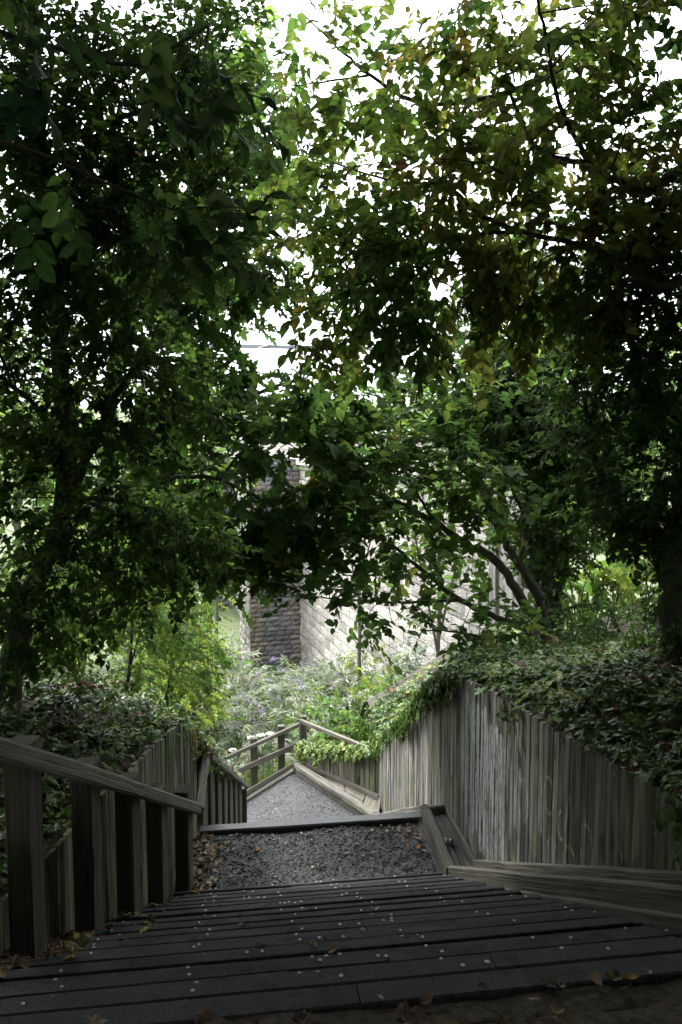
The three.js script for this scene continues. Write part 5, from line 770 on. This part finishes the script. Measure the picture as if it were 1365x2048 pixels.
// ---------------------------------------------------------------- fallen leaves
{
  const f = rngOf(601), geos = ['ovate', 'maple', 'broad'].map((k) => { const g = leafGeo[k][0].clone(), p = g.attributes.position; for (let i = 0; i < p.count; i++) { const x = p.getX(i), z = p.getZ(i) - 0.4; p.setXYZ(i, x * 0.8, p.getY(i) + 0.5 * x * x + 0.5 * z * z + 0.1 * Math.sin(x * 9 + z * 5), z); } g.computeVertexNormals(); return g; });
  const tones = [rgb(0.2, 0.14, 0.085), rgb(0.3, 0.24, 0.17), rgb(0.14, 0.085, 0.05), rgb(0.38, 0.32, 0.25), rgb(0.42, 0.32, 0.06), rgb(0.09, 0.06, 0.04), rgb(0.45, 0.22, 0.03), rgb(0.17, 0.16, 0.06)], mats = tones.map((c) => new THREE.MeshStandardMaterial({ color: c, roughness: 0.85, side: THREE.DoubleSide }));
  const stepY = (z) => { const k = (-(z - EDGE) - NOSE) / 0.269; return k < 0 ? 0.015 : -(-LAND1 / 15) * Math.min(15, Math.floor(k) + 1) + 0.003; };
  const put = (label, group, x, y, z, s, m, g = Math.floor(f() * 3), tilt = 0.35) => { const o = part('fallen_leaf', geos[g], mats[m], scene); o.position.set(x, y + s * 0.12, z); o.rotation.set(gauss(f) * tilt + (f() < 0.3 ? Math.PI : 0), f() * 6.28, gauss(f) * tilt); o.scale.setScalar(s); tag(o, label, 'leaf', group); return o; };
  // single leaves the photograph shows plainly
  const onStair = (px, py) => { const d = at(px, py, 1).sub(camera.position), n = V(0, 1, -0.515), t = (0.515 * 2.122 - n.dot(camera.position)) / n.dot(d); return camera.position.clone().addScaledVector(d, t); }, onY = (px, py, y) => { const d = at(px, py, 1).sub(camera.position); return camera.position.clone().addScaledVector(d, (y - camera.position.y) / d.y); };
  let p = onStair(652, 1888); put('curled brown leaf lying alone in the middle of the steps', null, p.x, stepY(p.z) + 0.01, p.z, 0.075, 0, 1);
  p = onStair(290, 1884); put('yellow leaf on the steps beside the fourth handrail post', null, p.x, stepY(p.z) + 0.012, p.z, 0.06, 4, 1, 0.6);
  p = onStair(278, 1906); put('small olive yellow leaf on the steps below the yellow one', null, p.x, stepY(p.z) + 0.01, p.z, 0.05, 4, 0);
  p = onY(836, 1697, LAND1); put('orange leaf near the trough on the upper landing', null, p.x, LAND1 + 0.012, p.z, 0.065, 6, 1);
  p = onY(866, 1752, LAND1); put('pale leaf at the landing corner below the kerb', null, p.x, LAND1 + 0.01, p.z, 0.085, 3, 0, 0.5);
  p = onY(897, 1684, -1.86); put('large pale dry leaf lying in the planked trough', null, p.x, -1.86, p.z, 0.12, 3, 1, 0.15);
  p = onY(516, 1700, LAND1); put('amber leaf in the middle left of the upper landing', null, p.x, LAND1 + 0.01, p.z, 0.055, 6, 0); p = onY(638, 1735, LAND1); put('broad brown leaf in the centre of the upper landing', null, p.x, LAND1 + 0.01, p.z, 0.075, 0, 1);
  p = onStair(1030, 1815); put('yellowish leaf against the kerb at the ends of the steps', null, p.x, stepY(p.z) + 0.01, p.z, 0.07, 4, 0); p = onY(762, 1612, -3.74); put('russet leaf on the end planks of the triangular step', null, p.x, -3.72, p.z, 0.09, 0, 1); p = onY(758, 1632, -3.74); put('second russet leaf nearer the end board of the triangular step', null, p.x, -3.72, p.z, 0.08, 2, 1); p = onY(705, 1600, -3.74); put('small brown leaf halfway along the triangular step', null, p.x, -3.72, p.z, 0.06, 0, 0); p = onStair(155, 1925); put('torn green-brown leaf in the litter below the handrail posts', null, p.x, stepY(p.z) + 0.03, p.z, 0.1, 7, 1);
  const sheltered = 'dry leaf in the drift along the left edge of the landing', open = 'brown leaf scattered on the dark gravel landing', stepLeaf = 'fallen leaf on the boarded steps';
  for (let i = 0; i < 170; i++) { const z = rr(-5.98, -7.05, f), x = -0.36 + Math.abs(gauss(f)) * 0.27; put(sheltered, 'leaf drift on the landing', x, LAND1 + 0.008 + 0.02 * f(), z, rr(0.04, 0.085, f), [0, 1, 2, 3, 3, 0, 1][Math.floor(f() * 7)]); }
  for (let i = 0; i < 70; i++) put(open, 'leaves scattered on the landing', rr(-0.2, 1.68, f), LAND1 + 0.006, lerp(-5.98, -7.06, Math.sqrt(f())), rr(0.03, 0.068, f), [0, 1, 2, 3, 1, 0][Math.floor(f() * 6)]);
  for (let i = 0; i < 16; i++) { const z = rr(-2.5, -5.8, f), x = rr(fenceX(z) + 0.2, 1.65, f); put(stepLeaf, 'leaves on the steps', x, stepY(z) + 0.006, z, rr(0.03, 0.06, f), [0, 2, 5, 0][Math.floor(f() * 4)]); }
  const lm = [[], [], []], lc = [[], [], []];
  for (let i = 0; i < 2200; i++) { let x, y, z; const k = i % 3; if (f() < 0.8) { z = rr(-2.4, -6.3, f); x = fenceX(z) - 0.2 + Math.abs(gauss(f)) * 0.3; y = Math.max(walk(z) - 0.06 + 0.1 * f(), x > fenceX(z) + 0.02 ? stepY(z) : -99); } else { z = rr(-1.0, -2.12, f); x = rr(-1, 1.9, f); y = 0.015; } const s = rr(0.025, 0.075, f); lm[k].push(M4(V(x, y + s * 0.15, z), new THREE.Quaternion().setFromEuler(new THREE.Euler(gauss(f) * 0.6, f() * 6.28, gauss(f) * 0.6)), s)); lc[k].push(shade([tones[0], tones[2], tones[5], tones[2], tones[5], tones[1], rgb(0.2, 0.15, 0.05)][Math.floor(f() * 7)], f)); }
  const lit = thing('leaf_litter', 'brown leaf litter gathered along the handrail and on the top platform', 'leaf litter'); lit.userData.kind = 'stuff';
  const lmat = new THREE.MeshStandardMaterial({ color: 0xffffff, roughness: 0.9, side: THREE.DoubleSide });
  geos.forEach((g, k) => instanced('dead_leaves', g, lmat, lm[k], lc[k], lit));
}

scene.traverse((o) => { if (o.isMesh) { o.castShadow = true; o.receiveShadow = true; } });
renderer.render(scene, camera);
